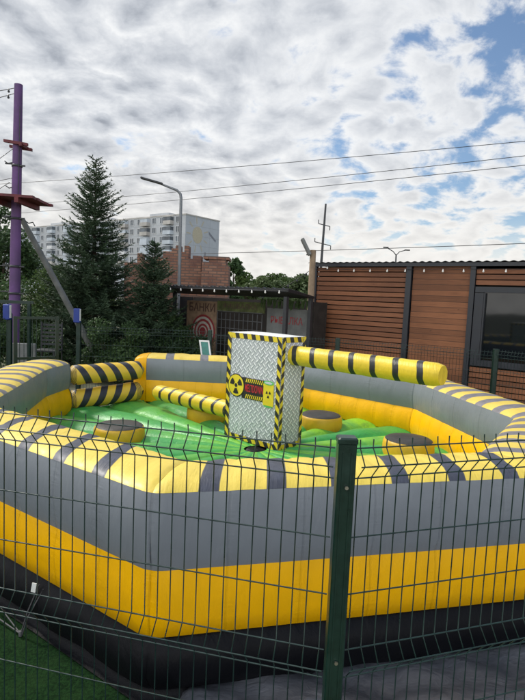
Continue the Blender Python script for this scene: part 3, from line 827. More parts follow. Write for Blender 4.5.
# ================================================================== PURPLE ROPE COURSE POLE
pole = thing('rope_course_pole', (-4.72, 10, 0), 'tall purple wooden pole with red boards and cables at the left edge', 'pole')
mb = MB(); npt = 14
mb.tube([(-4.735+.107*k/npt, 10, 5.69*k/npt) for k in range(npt+1)], [.112-.040*k/npt for k in range(npt+1)], 18); mb.make('pole_shaft', M['purple'], pole)
mb = MB()
pc = Vector((-4.66, 9.95, 3.64))
for k in range(8):   # boards of the standing platform
    mb.box(pc+Vector((.02*rnd.uniform(-1, 1), -.40+.115*k, .0)), (1.0, .10, .045), (.995, 0, -.03), (0, 1, 0))
for s_ in (-1, 1): mb.box(pc+Vector((s_*.22, 0, -.075)), (.07, .9, .09))
mb.make('platform', M['maroon'], pole)
mb = MB(); mb.box((-4.63, 9.90, 4.64), (.44, .05, .05), (.98, 0, -.12)); mb.box((-4.63, 10.10, 4.60), (.42, .05, .05), (.98, 0, -.12)); mb.box((-4.52, 9.98, 4.60), (.05, .3, .05))
mb.make('crossbar', M['maroon'], pole)
for z, r in ((2.42, .105), (1.92, .108), (3.30, .095), (4.25, .085)):
    mb = MB(); x = -4.735+.107*z/5.69
    mb.lathe([(r, -.02), (r+.008, -.02), (r+.008, .02), (r, .02)], (x, 10, z), 18)
    mb.box((x+r+.03, 9.96, z), (.10, .03, .025)); mb.box((x-r-.05, 9.96, z+.03), (.12, .03, .025)); mb.make('clamp', M['darkmetal'], pole)
for x, z in ((-4.42, 3.22), (-4.86, 3.30), (-4.80, 4.28), (-4.78, 3.84)):
    mb = MB(); mb.tube([(x-.06, 9.95, z+.04), (x, 9.95, z), (x+.08, 9.95, z+.02), (x+.12, 9.95, z-.05)], .010, 6); mb.make('hook', M['darkmetal'], pole)
for a, b_ in (((-4.70, 9.95, 4.55), (-6.2, 9.3, 3.0)), ((-4.72, 9.95, 4.02), (-6.3, 9.2, 3.42)), ((-4.76, 9.95, 3.95), (-5.6, 9.6, 3.2)), ((-4.72, 9.95, 2.42), (-7, 9.6, 2.44)), ((-4.74, 9.95, 1.95), (-7, 9.6, 1.93)), ((-4.58, 9.95, 5.3), (-4.60, 9.93, 3.7))):
    mb = MB(); mb.tube([a, b_], .006, 5); mb.make('steel_cable', M['rope'], pole)
ls = thing('festoon_lights', (-4.66, 10, 0), 'two festoon strings of small bulbs tied to the top of the purple pole', 'string lights')
def festoon(a, b_, sag, nb, parent, br=.028, hang=.05, skip0=False):
    a, b_ = Vector(a), Vector(b_); mb = MB()
    f_ = lambda t: a.lerp(b_, t)-Vector((0, 0, sag*4*t*(1-t)))
    mb.tube([f_(k/24) for k in range(25)], .007, 5); mb.make('cord', M['cable'], parent)
    for k in range(nb):
        p = f_((k+.5)/nb); q = MB(); q.lathe([(.0, -hang-br*1.9), (br*.7, -hang-br*1.6), (br, -hang-br*.8), (br*.6, -hang), (br*.5, -hang+.03), (br*.4, 0)], p, 8)
        q.make('bulb', M['bulb'] if parent is not ls else M['darkmetal'], parent)
festoon((-4.64, 10, 5.64), (-9.2, 8.4, 5.75), .5, 16, ls, .022, .02); festoon((-4.64, 10, 5.55), (-9.2, 8.0, 4.3), .3, 16, ls, .022, .02)
br = MB(); br.tube([(-4.98, 10.9, 3.42), (-3.55, 12.2, .0)], [.055, .075], 10)
br.v = [(x, y, z) for x, y, z in br.v]
tag(br.make('slanting_beam', M['greybeam'], None, (-3.55, 12.2, 0)), 'grey round beam slanting down from the purple pole towards the spruce', 'beam')
wp = MB(); wp.lathe([(.06, 0), (.06, 2.55), (.05, 2.6), (0, 2.6)], (-7.75, 19.5, 0), 10)
tag(wp.make('white_post', M['concrete'], None, (-7.75, 19.5, 0)), 'thin whitish concrete post among the bushes left of the tall spruce', 'post')

# ================================================================== KIOSK
kd = Vector((-.797, .604, 0)); kb_ = Vector((.604, .797, 0))     # along the front (to the left), and to the back
K0 = Vector((.41, 11.4, 0)); KB = Vector((1.04, 12.24, 0))
kio = thing('shooting_kiosk', (KB.x, KB.y, 0), 'dark open game kiosk under a black corrugated canopy with a target sign', 'kiosk')
mb = MB()
n = 90; V = []
for k in range(n+1):
    s_ = -.12+4.65*k/n; w_ = .022*math.sin(2*math.pi*k/2.5)
    for (o, z) in ((-.02, 2.265), (1.05, 2.125)):
        V.append(K0+kd*s_+kb_*o+UPV*(z+w_))
    for (o, z) in ((1.05, 2.075), (-.02, 2.19)):
        V.append(K0+kd*s_+kb_*o+UPV*(z))
F = []
for k in range(n):
    for q in range(4): j = (q+1) % 4; F.append((k*4+q, k*4+4+q, k*4+4+j, k*4+j))
F += [(0, 1, 2, 3), (n*4+3, n*4+2, n*4+1, n*4)]
mb.add(V, F, None, 0, False)
mb.make('canopy', M['roofmetal'], kio)
for s_, o in ((-.02, .06), (-.06, .98), (4.4, .06), (4.4, .98)):
    mb = MB(); mb.box(K0+kd*s_+kb_*o+UPV*1.04, (.085, .085, 2.10), kd, kb_, UPV); mb.make('post', M['darkmetal'], kio)
mb = MB()
for s_, w_ in ((0.75, 1.2),):
    pass
mb.box(KB+kd*2.1+kb_*.6+UPV*1.0, (4.4, .04, 2.0), kd, kb_, UPV); mb.box(KB+kd*4.3+kb_*.3+UPV*1.0, (.04, .5, 2.0), kd, kb_, UPV); mb.box(KB-kd*.08+kb_*.3+UPV*1.0, (.04, .5, 2.0), kd, kb_, UPV)
mb.make('back_wall', M['darkwood'], kio)
def kpt(s_, z, d=0): return KB+kd*s_-kb_*d+UPV*z
def kquad(mb, s0, s1, z0, z1, d, mi=0): mb.quad([kpt(s1, z0, d), kpt(s0, z0, d), kpt(s0, z1, d), kpt(s1, z1, d)], [(0, z0), (s1-s0, z0), (s1-s0, z1), (0, z1)], mi)
mb = MB(); mb.box(kpt(3.43, .98, -.02), (1.10, .04, 1.84), kd, kb_, UPV); ts = mb.make('target_sign', M['ply'], kio)
mb = MB(); tcx, tcz = 3.34, 1.08
for k, (r, mi) in enumerate(((.44, 0), (.385, 1), (.325, 0), (.265, 1), (.205, 0), (.15, 1), (.115, 0))):
    pts = [kpt(tcx+r*math.cos(a), tcz+r*math.sin(a)*1.05, .004+.002*k) for a in [2*math.pi*i/36 for i in range(36)]]
    mb.quad(pts[::-1], None, mi)
mb.make('target_rings', [M['target_red'], M['target_white']], ts)
mb = MB(); put_text(mb, 'БАНКИ', .30, kpt(3.40, 1.715, .006), -kd, UPV, .95, 1.0); mb.make('lettering', M['signbrown'], ts)
mb = MB()
for k in range(11): s_ = 1.36+1.48*k/10; mb.box(kpt(s_, .84, 0), (.013, .016, 1.58), kd, kb_, UPV)
for k in range(8): mb.box(kpt(2.1, .16+.215*k, .02), (1.50, .012, .013), kd, kb_, UPV)
mb.make('cage_grid', M['cagegrey'], kio)
mb = MB(); mb.box(kpt(2.06, 1.80, -.0), (1.56, .035, .26), kd, kb_, UPV); sb_ = mb.make('sign_board', M['olive'], kio)
mb = MB(); put_text(mb, 'ФИШБАЛКА', .17, kpt(2.08, 1.80, .022), -kd, UPV, 1.12, 1.0); mb.make('lettering', M['signbrown'], sb_)
mb = MB(); mb.box(kpt(.62, .92, 0), (1.16, .035, 1.78), kd, kb_, UPV); mu = mb.make('mural_board', M['muralboard'], kio)
mb = MB(); put_text(mb, 'РЫБАЛКА', .20, kpt(.62, 1.52, .022), -kd, UPV, .95, 1.15)
mb.make('lettering', M['target_red'], mu)
mb = MB()
for k in range(46):   # painted weeds and fish under the word
    s_ = rnd.uniform(.18, 1.05); z = rnd.uniform(.75, 1.3)*(1-.25*abs(s_-.6)); a = rnd.uniform(0, math.pi); l = rnd.uniform(.03, .08)
    mb.quad([kpt(s_+l*math.cos(a), z+l*math.sin(a), .0205+k*.0001), kpt(s_-.02*math.sin(a), z+.02*math.cos(a), .0205+k*.0001), kpt(s_-l*math.cos(a), z-l*math.sin(a), .0205+k*.0001), kpt(s_+.02*math.sin(a), z-.02*math.cos(a), .0205+k*.0001)], None, 0 if rnd.random() < .75 else 1)
mb.make('painted_scene', [M['teal'], M['target_red']], mu)
mb = MB()
for k in range(40):
    s_ = rnd.uniform(.0, 1.35); z = 1.93+rnd.uniform(-.05, .05); l = rnd.uniform(.06, .16)
    mb.quad([kpt(s_-.03, z+.06, .05+.002*k), kpt(s_+.04, z+.06, .05+.002*k), kpt(s_+.02, z-l, .06+.002*k), kpt(s_-.01, z-l*.8, .055+.002*k)], None, 0)
mb.make('leafy_garland', M['leafmid'], kio)
kl = thing('canopy_lights', (K0.x, K0.y, 2.2), 'string of white bulbs along the front edge of the black kiosk canopy', 'string lights')
festoon(K0+kd*-.1-kb_*.06+UPV*2.22, K0+kd*4.4-kb_*.06+UPV*2.22, .02, 12, kl, .022, .03)
# floodlight post next to the kiosk
fp = thing('floodlight_post', (1.09, 12.5, 0), 'tan wooden post with a tilted floodlight between the kiosk and the brown pavilion', 'post')
mb = MB(); mb.tube([(1.10, 12.5, 0), (1.085, 12.5, 1.6), (1.075, 12.5, 3.2)], [.085, .08, .07], 12); mb.make('wooden_post', M['tanwood'], fp)
mb = MB(); mb.box((1.09, 12.40, .75), (.17, .05, 1.5), bevel=.01); mb.make('white_sleeve', M['concrete'], fp)
fz = Vector((-.48, 0, .88)); mb = MB(); mb.box((.90, 12.42, 3.26), (.07, .26, .42), (.88, 0, .48), (0, 1, 0), fz, 0, .012); mb.box((1.0, 12.46, 3.09), (.16, .03, .03)); mb.make('floodlight', M['greybeam'], fp)
fs2 = thing('festoon_string', (.5, 12.6, 0), 'dark festoon cord with small bulbs sagging beside the tan wooden post', 'string lights')
def _f():
    a, b_ = Vector((1.05, 12.5, 2.75)), Vector((-.15, 13.3, 2.05)); mb = MB(); f_ = lambda t: a.lerp(b_, t)-Vector((0, 0, .3*t*(1-t)))
    mb.tube([f_(k/12) for k in range(13)], .008, 5); mb.make('cord', M['cable'], fs2)
    for k in range(6):
        q = MB(); p = f_((k+.5)/6); q.lathe([(0, -.07), (.02, -.055), (.024, -.03), (.012, 0)], p, 8); q.make('bulb', M['darkmetal'], fs2)
_f()

# ================================================================== BROWN PAVILION
pd = Vector((.797, -.604, 0)); pb = Vector((.604, .797, 0)); P0 = Vector((1.27, 13.2, 0))
def pp(s_, z, d=0): return P0+pd*s_-pb*d+UPV*z        # d towards the camera
pav = thing('brown_pavilion', (P0.x, P0.y, 0), 'long brown timber pavilion with slatted cladding, black corrugated roof and dark window', 'building')
LEN, DEP, HT = 8.2, 4.0, 2.90
mb = MB(); mb.box(P0+pd*LEN/2+pb*(DEP/2+.08)+UPV*1.42, (LEN+.02, DEP-.1, 2.84), pd, pb, UPV); mb.make('core_wall', M['darkwood'], pav)
def slats(s0, s1, z0, z1, pitch=.113, h=.092, d=.03):
    mb = MB(); z = z0+.04
    k = 0
    while z < z1:
        c = pp((s0+s1)/2, z, .01); ex = pd
        L = (s1-s0); hh = h/2; th = .022
        a, b_ = pp(s0, z-hh, d), pp(s1, z-hh, d); a2, b2 = pp(s0, z+hh, d), pp(s1, z+hh, d)
        A, B_ = pp(s0, z-hh, d-th), pp(s1, z-hh, d-th); A2, B2 = pp(s0, z+hh, d-th), pp(s1, z+hh, d-th)
        y0 = k*pitch+.01
        uv = [(s0, y0), (s1, y0), (s1, y0+.09), (s0, y0+.09)]
        mb.quad([a, b_, b2, a2], uv); mb.quad([a2, b2, B2, A2], uv); mb.quad([A, B_, b_, a], uv); mb.quad([a, a2, A2, A], uv); mb.quad([b_, B_, B2, b2], uv)
        z += pitch; k += 1
    return mb
slats(.0, 2.30, .05, 2.86).make('slat_panel', M['slat'], pav)
mb = MB(); mb.quad([pp(2.46, .02, .02), pp(3.68, .02, .02), pp(3.68, 2.87, .02), pp(2.46, 2.87, .02)], [(2.46, .02), (3.68, .02), (3.68, 2.87), (2.46, 2.87)]); mb.make('plank_panel', M['plank'], pav)
slats(3.80, 6.9, .05, .80).make('slat_panel', M['slat'], pav)
slats(3.80, 6.9, 2.50, 2.86).make('slat_panel', M['slat'], pav)
slats(7.03, 8.15, .05, 2.86).make('slat_panel', M['slat'], pav)
for s_, wd in ((-.05, .15), (2.38, .12), (3.74, .10), (6.96, .12), (8.2, .1)):
    mb = MB(); mb.box(pp(s_, 1.44, .03), (wd, .10, 2.88), pd, pb, UPV); mb.make('post', M['frame'], pav)
# left gable side
mb = MB(); mb.quad([P0+pb*.1-pd*.01+UPV*.02, P0+pb*(DEP)-pd*.01+UPV*.02, P0+pb*DEP-pd*.01+UPV*2.8, P0+pb*.1-pd*.01+UPV*2.86], [(0, 0), (4, 0), (4, 2.8), (0, 2.8)]); mb.make('side_planks', M['plank'], pav)
mb = MB(); ws0, ws1, wz0, wz1 = 3.81, 6.88, .85, 2.45
FW = .17
mb.box(pp((ws0+ws1)/2, wz1-.05, .03), (ws1-ws0, .09, .11), pd, pb, UPV); mb.box(pp((ws0+ws1)/2, wz0+.06, .03), (ws1-ws0, .09, .12), pd, pb, UPV)
mb.box(pp(ws0+FW/2, (wz0+wz1)/2, .03), (FW, .088, wz1-wz0-.235), pd, pb, UPV); mb.box(pp(ws1-FW/2, (wz0+wz1)/2, .03), (FW, .088, wz1-wz0-.235), pd, pb, UPV)
mb.box(pp(5.4, (wz0+wz1)/2, .03), (.09, .088, wz1-wz0-.235), pd, pb, UPV)
win = mb.make('window', M['frame'], pav)
mb = MB()
mb.box(pp(ws0+FW+.02, (wz0+wz1)/2, .035), (.03, .07, wz1-wz0-.24), pd, pb, UPV); mb.make('sash', M['frame'], win)
mb = MB(); mb.quad([pp(ws0+FW, wz0+.12, .0), pp(5.36, wz0+.12, .0), pp(5.36, wz1-.1, .0), pp(ws0+FW, wz1-.1, .0)]); mb.quad([pp(5.44, wz0+.12, .0), pp(ws1-FW, wz0+.12, .0), pp(ws1-FW, wz1-.1, .0), pp(5.44, wz1-.1, .0)])
mb.make('pane', M['glass'], win)
mb = MB(); n = 320; V = []
for k in range(n+1):
    s_ = -.2+8.6*k/n; w_ = .011*math.sin(2*math.pi*s_/.165)
    for (o, z) in ((.13, 2.965), (-DEP-.1, 2.80)): V.append(pp(s_, z+w_, o))
for k in range(n):
    mb.add([V[2*k], V[2*k+1], V[2*k+3], V[2*k+2]], [(0, 1, 3, 2) if False else (0, 3, 2, 1)], None, 0, False)
    a, b_ = V[2*k], V[2*k+2]
    mb.quad([a-UPV*.012-pb*0, b_-UPV*.012, b_, a])
mb.make('corrugated_roof', M['roofmetal'], pav)
mb = MB(); mb.box(pp(4.1, 2.905, .085), (8.5, .05, .075), pd, pb, UPV); mb.make('fascia', M['frame'], pav)
pl = thing('eave_lights', (P0.x, P0.y, 2.8), 'string of round white bulbs under the eave of the brown pavilion', 'string lights')
mb = MB(); pts = [pp(k*.2-.1, 2.80+.012*math.sin(k*2.4), .10) for k in range(42)]; mb.tube(pts, .005, 5); mb.make('cord', M['cable'], pl)
for s_ in (.333, .637, 1.053, 1.465, 1.882, 2.303, 2.726, 3.131, 3.556, 3.944, 4.366, 4.79, 5.2, 5.62):
    q = MB(); q.lathe([(0, -.048), (.014, -.044), (.021, -.030), (.017, -.013), (.010, -.003), (.010, .02)], pp(s_, 2.785 if s_ > .4 else 2.85, .10), 10); q.make('bulb', M['bulb'], pl)

# ================================================================== BRICK RUIN
ru = thing('brick_ruin', (-2.8, 17, 0), 'ruined red brick wall with a stepped jagged top behind the kiosk', 'ruin')
def brick_cols(mb, cols, y0, y1):
    for (x0, x1, z) in cols:
        V = [(x0, y0), (x1, y0), (x1, y1), (x0, y1)]
        for (a, b_) in ((0, 1), (1, 2), (2, 3), (3, 0)):
            p, q = V[a], V[b_]; u0 = p[0]+p[1]; u1 = q[0]+q[1]
            mb.quad([(p[0], p[1], 0), (q[0], q[1], 0), (q[0], q[1], z), (p[0], p[1], z)], [(u0, 0), (u1, 0), (u1, z), (u0, z)])
        mb.quad([(x, y, z) for x, y in V], [(x, y) for x, y in V])
mb = MB(); cols = []; x = -4.5
def ruin_top(x):
    pts = [(-4.5, 3.10), (-4.2, 3.18), (-3.5, 3.2), (-3.3, 3.3), (-3.05, 3.45), (-2.9, 3.60), (-2.75, 3.62), (-2.5, 3.48), (-2.35, 3.36), (-2.15, 3.34), (-2.05, 3.25), (-1.98, 3.02), (-1.5, 2.9)]
    for (a, za), (b_, zb2) in zip(pts[:-1], pts[1:]):
        if a <= x <= b_: return za+(zb2-za)*(x-a)/(b_-a)
    return 3.0
while x < -1.75:
    w_ = rnd.choice((.135, .27, .135)); z = math.floor((ruin_top(x+w_/2)+rnd.uniform(-.15, .14))/.10)*.10
    cols.append((x, x+w_, z)); x += w_
brick_cols(mb, cols, 17.0, 17.5); mb.make('wall', M['brick'], ru)
mb = MB(); brick_cols(mb, [(-2.0, -1.78, 3.1), (-1.779, -1.25, 3.19), (-1.249, -1.16, 3.01)], 16.6, 17.4); mb.box((-1.55, 17.0, 3.23), (.8, .86, .085)); mb.make('tower', M['brick'], ru)

# ================================================================== STREET LAMPS, PYLON, CABLES
sl = thing('street_lamp', (-2.58, 16.0, 0), 'grey street lamp with one long arm in front of the red brick ruin', 'street lamp')
mb = MB(); mb.tube([(-2.565, 16, 0), (-2.585, 16, 2.2), (-2.60, 16, 4.9)], [.058, .05, .043], 12); mb.make('pole', M['galv'], sl)
mb = MB(); mb.tube([(-2.60, 16, 4.88), (-2.62, 16, 5.0), (-2.72, 15.98, 5.10), (-3.2, 15.95, 5.26)], [.045, .042, .036, .03], 10); mb.make('arm', M['galv'], sl)
mb = MB(); hd = Vector((-.955, -.03, .22)).normalized(); hs = Vector((0, 1, 0)); hu = hd.cross(hs)*-1
mb.box(Vector((-3.46, 15.93, 5.33)), (.66, .16, .055), hd, hs, hu, 0, .012); mb.make('lamp_head', M['darkmetal'], sl)
dl = thing('double_street_lamp', (14.55, 60, 0), 'distant street lamp with two curved arms above the pavilion roof', 'street lamp')
mb = MB(); mb.tube([(14.55, 60, 0), (14.45, 60, 7.7)], [.11, .08], 8); mb.make('pole', M['darkmetal'], dl)
for s_ in (-1, 1):
    mb = MB(); mb.tube([(14.45, 60, 7.6), (14.45+s_*.35, 60, 8.0), (14.45+s_*1.0, 60, 8.35 if s_ < 0 else 8.2)], .05, 6); a_ = mb.make('arm', M['darkmetal'], dl)
    mb = MB(); mb.box((14.45+s_*1.2, 60, 8.42 if s_ < 0 else 8.22), (.6, .25, .12), bevel=.03); mb.make('lamp_head', M['darkmetal'], a_)
py_ = thing('power_pole', (7.22, 70, 0), 'distant dark lattice power pole with short crossarms left of the pavilion roof', 'power pole')
mb = MB(); mb.tube([(7.0, 70, 0), (7.35, 70, 14.7)], [.22, .12], 8); mb.make('mast', M['darkmetal'], py_)
for z, w_ in ((12.0, 1.5), (9.6, 2.1)):
    mb = MB(); x = 7.0+.35*z/14.7
    mb.box((x, 70, z), (w_, .12, .10), (.98, 0, -.2)); 
    for s_ in (-1, 1): mb.tube([(x+s_*w_/2, 70, z-s_*w_*.1), (x+s_*w_/2, 70, z-s_*w_*.1+(.5 if s_ < 0 else -.5))], .06, 6)
    mb.make('crossarm', M['darkmetal'], py_)
def cable(a, b_, e0, e1_, r, sag, label):
    a, b_ = Vector(a), Vector(b_); d = b_-a; A = a-d*e0; B_ = b_+d*e1_; mb = MB()
    pts = [A.lerp(B_, k/40)-Vector((0, 0, sag*4*(k/40)*(1-k/40))) for k in range(41)]
    mb.tube(pts, r, 5); tag(mb.make('overhead_cable', M['cable'], None, tuple(A)), label, 'cable', 'overhead cables')
cable((9.2, 20, 8.55), (-15.7, 31.7, 8.5), .6, .7, .013, .5, 'topmost of the overhead cables crossing the clouds')
cable((9.26, 20, 7.98), (-10.0, 32, 7.95), .6, .9, .013, .45, 'upper of the two close overhead cables below the topmost one')
cable((9.3, 20, 7.62), (-4.8, 29, 7.58), .8, 2.0, .013, .45, 'lower of the two close overhead cables above the lamp')
cable((19.1, 40, 7.4), (-5.7, 59, 7.35), .8, 1.2, .028, .5, 'lowest overhead cable passing just over the pavilion roof')

# ================================================================== APARTMENT BLOCK
ad = Vector((-.80, .60, 0)); ab = Vector((.60, .80, 0)); A0 = Vector((-22.1, 145, 0)); AH = 23.9; AL = 104; AW = 13.5
apt = thing('apartment_block', (A0.x, A0.y, 0), 'long pale nine storey panel apartment block far behind the trees with a painted sun', 'building')
def apq(mb, s0, s1, z0, z1, d, mi=0): mb.quad([A0+ad*s1-ab*d+UPV*z0, A0+ad*s0-ab*d+UPV*z0, A0+ad*s0-ab*d+UPV*z1, A0+ad*s1-ab*d+UPV*z1], [(s1, z0), (s0, z0), (s0, z1), (s1, z1)], mi)
mb = MB(); apq(mb, 0, AL, 0, AH, 0); mb.quad([A0+ab*AW+UPV*0, A0+ad*AL+ab*AW, A0+ad*AL+ab*AW+UPV*AH, A0+ab*AW+UPV*AH], [(0, 0), (AL, 0), (AL, AH), (0, AH)]); mb.quad([A0+ad*AL, A0+ad*AL+ab*AW, A0+ad*AL+ab*AW+UPV*AH, A0+ad*AL+UPV*AH])
mb.make('facade', M['apt'], apt)
mb = MB(); mb.quad([A0, A0+ab*AW, A0+ab*AW+UPV*AH, A0+UPV*AH], [(0.1, 0), (AW+.1, 0), (AW+.1, AH), (.1, AH)]); ew = mb.make('end_wall', M['apt_end'], apt)
mb = MB()
mb.box(A0+ad*AL/2+ab*AW/2+UPV*(AH+.15), (AL+.3, AW+.3, .3), ad, ab, UPV)
roof = mb.make('roof', M['apt_balc2'], apt)
for s_ in (14, 40, 66, 90):
    mb = MB(); mb.box(A0+ad*s_+ab*6+UPV*(AH+.9), (8, 6, 1.4), ad, ab, UPV); mb.make('roof_hut', M['apt'], roof)
def ewp(a, z, d=.03): return A0+ab*a+UPV*z-ad*d
mb = MB(); sc_, sz_ = 4.6, 19.0
mb.quad([ewp(sc_+2.0*math.cos(a), sz_+2.3*math.sin(a), .05) for a in [2*math.pi*i/28 for i in range(28)]], None, 0)
for k in range(9):
    a = 2*math.pi*k/9+.3; d0, d1 = 2.7, 4.3; ww = .16
    mb.quad([ewp(sc_+d0*math.cos(a)-ww*math.sin(a), sz_+d0*math.sin(a)*1.1+ww*math.cos(a)), ewp(sc_+d0*math.cos(a)+ww*math.sin(a), sz_+d0*math.sin(a)*1.1-ww*math.cos(a)), ewp(sc_+d1*math.cos(a)+ww*math.sin(a), sz_+d1*math.sin(a)*1.1-ww*math.cos(a)), ewp(sc_+d1*math.cos(a)-ww*math.sin(a), sz_+d1*math.sin(a)*1.1+ww*math.cos(a))], None, 0)
mb.make('sun_mural', M['mural_sun'], ew); mb = MB()
mb.quad([ewp(9.0, 20.6), ewp(12.2, 18.4), ewp(12.0, 17.8), ewp(9.2, 19.7)], None, 0); mb.make('dark_mural_stroke', M['mural_dark'], ew); mb = MB()
mb.quad([ewp(7.6, 13.0), ewp(8.1, 13.0), ewp(8.1, 14.6), ewp(7.6, 14.6)], None, 0)
mb.make('dark_mural_stroke', M['mural_dark'], ew)
FL = AH/9
wcols = []; s_ = 2.2; pat = ['w', 'b', 'w', 'w', 'b', 'w']
k = 0
bal = []
while s_ < AL-3:
    (wcols if pat[k % 6] == 'w' else bal).append(s_); s_ += 3.2; k += 1
def win_mb(s0, z0, wd=1.45, ht=1.5):
    mb = MB(); apq(mb, s0, s0+wd, z0, z0+ht, .06, 0)
    for a, b2, c_, d_ in ((s0-.1, s0+wd+.1, z0-.1, z0), (s0-.1, s0+wd+.1, z0+ht, z0+ht+.1), (s0-.1, s0, z0, z0+ht), (s0+wd, s0+wd+.1, z0, z0+ht), (s0+wd*.5-.05, s0+wd*.5+.05, z0, z0+ht)):
        mb.box(A0+ad*(a+b2)/2-ab*.08+UPV*(c_+d_)/2, (b2-a, .12, d_-c_), ad, ab, UPV, 1)
    return mb
proto = None; cnt = 0; rest = MB()
for ci, s0 in enumerate(wcols):
    for fl in range(8, -1, -1):
        z0 = fl*FL+.85
        if ci < 11:
            if proto is None: proto = win_mb(s0, z0).make('window', [M['apt_glass'], M['apt_frame']], apt); base = (s0, z0)
            else:
                o = proto.copy(); C.objects.link(o); o.parent = apt; o.location = ad*(s0-base[0])+UPV*(z0-base[1])
        else:
            w_ = win_mb(s0, z0); rest.add(w_.v, w_.f, None); rest.mi[-len(w_.f):] = w_.mi
if rest.v: tag(rest.make('window_rows', [M['apt_glass'], M['apt_frame']], apt), kind='stuff')
for ci, s0 in enumerate(bal):
    for fl in range(9):
        z0 = fl*FL; mb = MB()
        mb.box(A0+ad*(s0+.8)-ab*.65+UPV*(z0+.72), (3.0, 1.3, 1.05), ad, ab, UPV, 0)
        mb.box(A0+ad*(s0+.8)-ab*.6+UPV*(z0+1.75), (2.9, 1.15, 1.0), ad, ab, UPV, 1)
        mb.box(A0+ad*(s0+.8)-ab*.65+UPV*(z0+2.33), (3.0, 1.3, .15), ad, ab, UPV, 0)
        mt = rnd.choice((M['apt_balc'], M['apt_balc'], M['apt_balc2'], M['apt_frame'])); gl = rnd.choice((M['apt_glass'], M['apt_glass'], M['apt_balc']))
        mb.make('balcony', [mt, gl], apt)

# ================================================================== TREES
def spruce(loc, h, r0, seed, label, dens=1.0):
    rd = random.Random(seed); t_ = thing('spruce_tree', loc, label, 'tree', 'spruces behind the inflatable'); L0_ = Vector(loc)
    mb = MB(); mb.tube([L0_, L0_+Vector((0, 0, h*.5)), L0_+Vector((.02, 0, h*.98))], [h*.022, h*.012, .008], 8); mb.make('trunk', M['bark'], t_)
    V = []; F = []
    def tri(p, d, l, wd, sd):
        i = len(V); q = p+d*l; V.extend((p-sd*wd, p+sd*wd, q+sd*wd*.25, q-sd*wd*.25)); F.append((i, i+1, i+2, i+3))
    z = h*.04; lev = 0
    while z < h*.985:
        f = z/h; rad = r0*(1-f)**.86*(1+.10*math.sin(f*23+seed))+.03
        nb = int((7 if f > .75 else 11)*dens)+1
        for k in range(nb):
            a = 2*math.pi*(k+rd.random()*.8)/nb+lev*1.1
            bl = rad*rd.uniform(.66, 1.14)*(1+.22*noise.noise(Vector((math.cos(a)*1.3, math.sin(a)*1.3, z*1.1+seed))))
            d0 = Vector((math.cos(a), math.sin(a), 0)); side = Vector((-d0.y, d0.x, 0))
            zb0 = z+rd.uniform(-.05, .05)*h*.3
            steps = max(3, int(bl/.055))
            for q in range(steps+1):
                u = q/steps
                dr = (-.16*u+.30*u*u*u) if f < .7 else (.25*u+.25*u*u)
                p = L0_+Vector((0, 0, zb0))+d0*(bl*u)+UPV*(bl*dr)
                tn = (d0+UPV*((-.16+.9*u*u) if f < .7 else .5)).normalized()
                tl = min(.30, (.06+.42*bl*(1-u)*(.35+.65*u)))
                # shoot along the branch itself
                for _ in range(2): tri(p, (tn+side*rd.uniform(-.35, .35)+UPV*rd.uniform(-.2, .5)).normalized(), rd.uniform(.05, .09), .012, side)
                if u < .12: continue
                for s2 in (-1, 1):
                    td = (tn*.75+side*s2*.85+UPV*rd.uniform(-.32, .10)).normalized(); m_ = max(1, int(tl/.045))
                    for j in range(m_):
                        pp_ = p+td*(j*.045)
                        for _ in range(2):
                            dd = (td+Vector((rd.uniform(-.6, .6), rd.uniform(-.6, .6), rd.uniform(-.5, .55)))).normalized()
                            tri(pp_, dd, rd.uniform(.05, .09), .0135, dd.cross(Vector((rd.uniform(-1, 1), rd.uniform(-1, 1), .6))).normalized())
        z += h*.027*(1.25-.5*f)*rd.uniform(.8, 1.2); lev += 1
    mb = MB(); mb.add(V, F); mb.make('crown', M['needle'], t_); print('spruce', len(F))
    return t_
spruce((-4.50, 14, 0), 5.50, 2.05, 3, 'tall dark spruce, the taller of two, in front of the apartment block')
spruce((-2.80, 13.4, 0), 3.32, 1.35, 11, 'small dark spruce, the shorter of two, beside the street lamp')
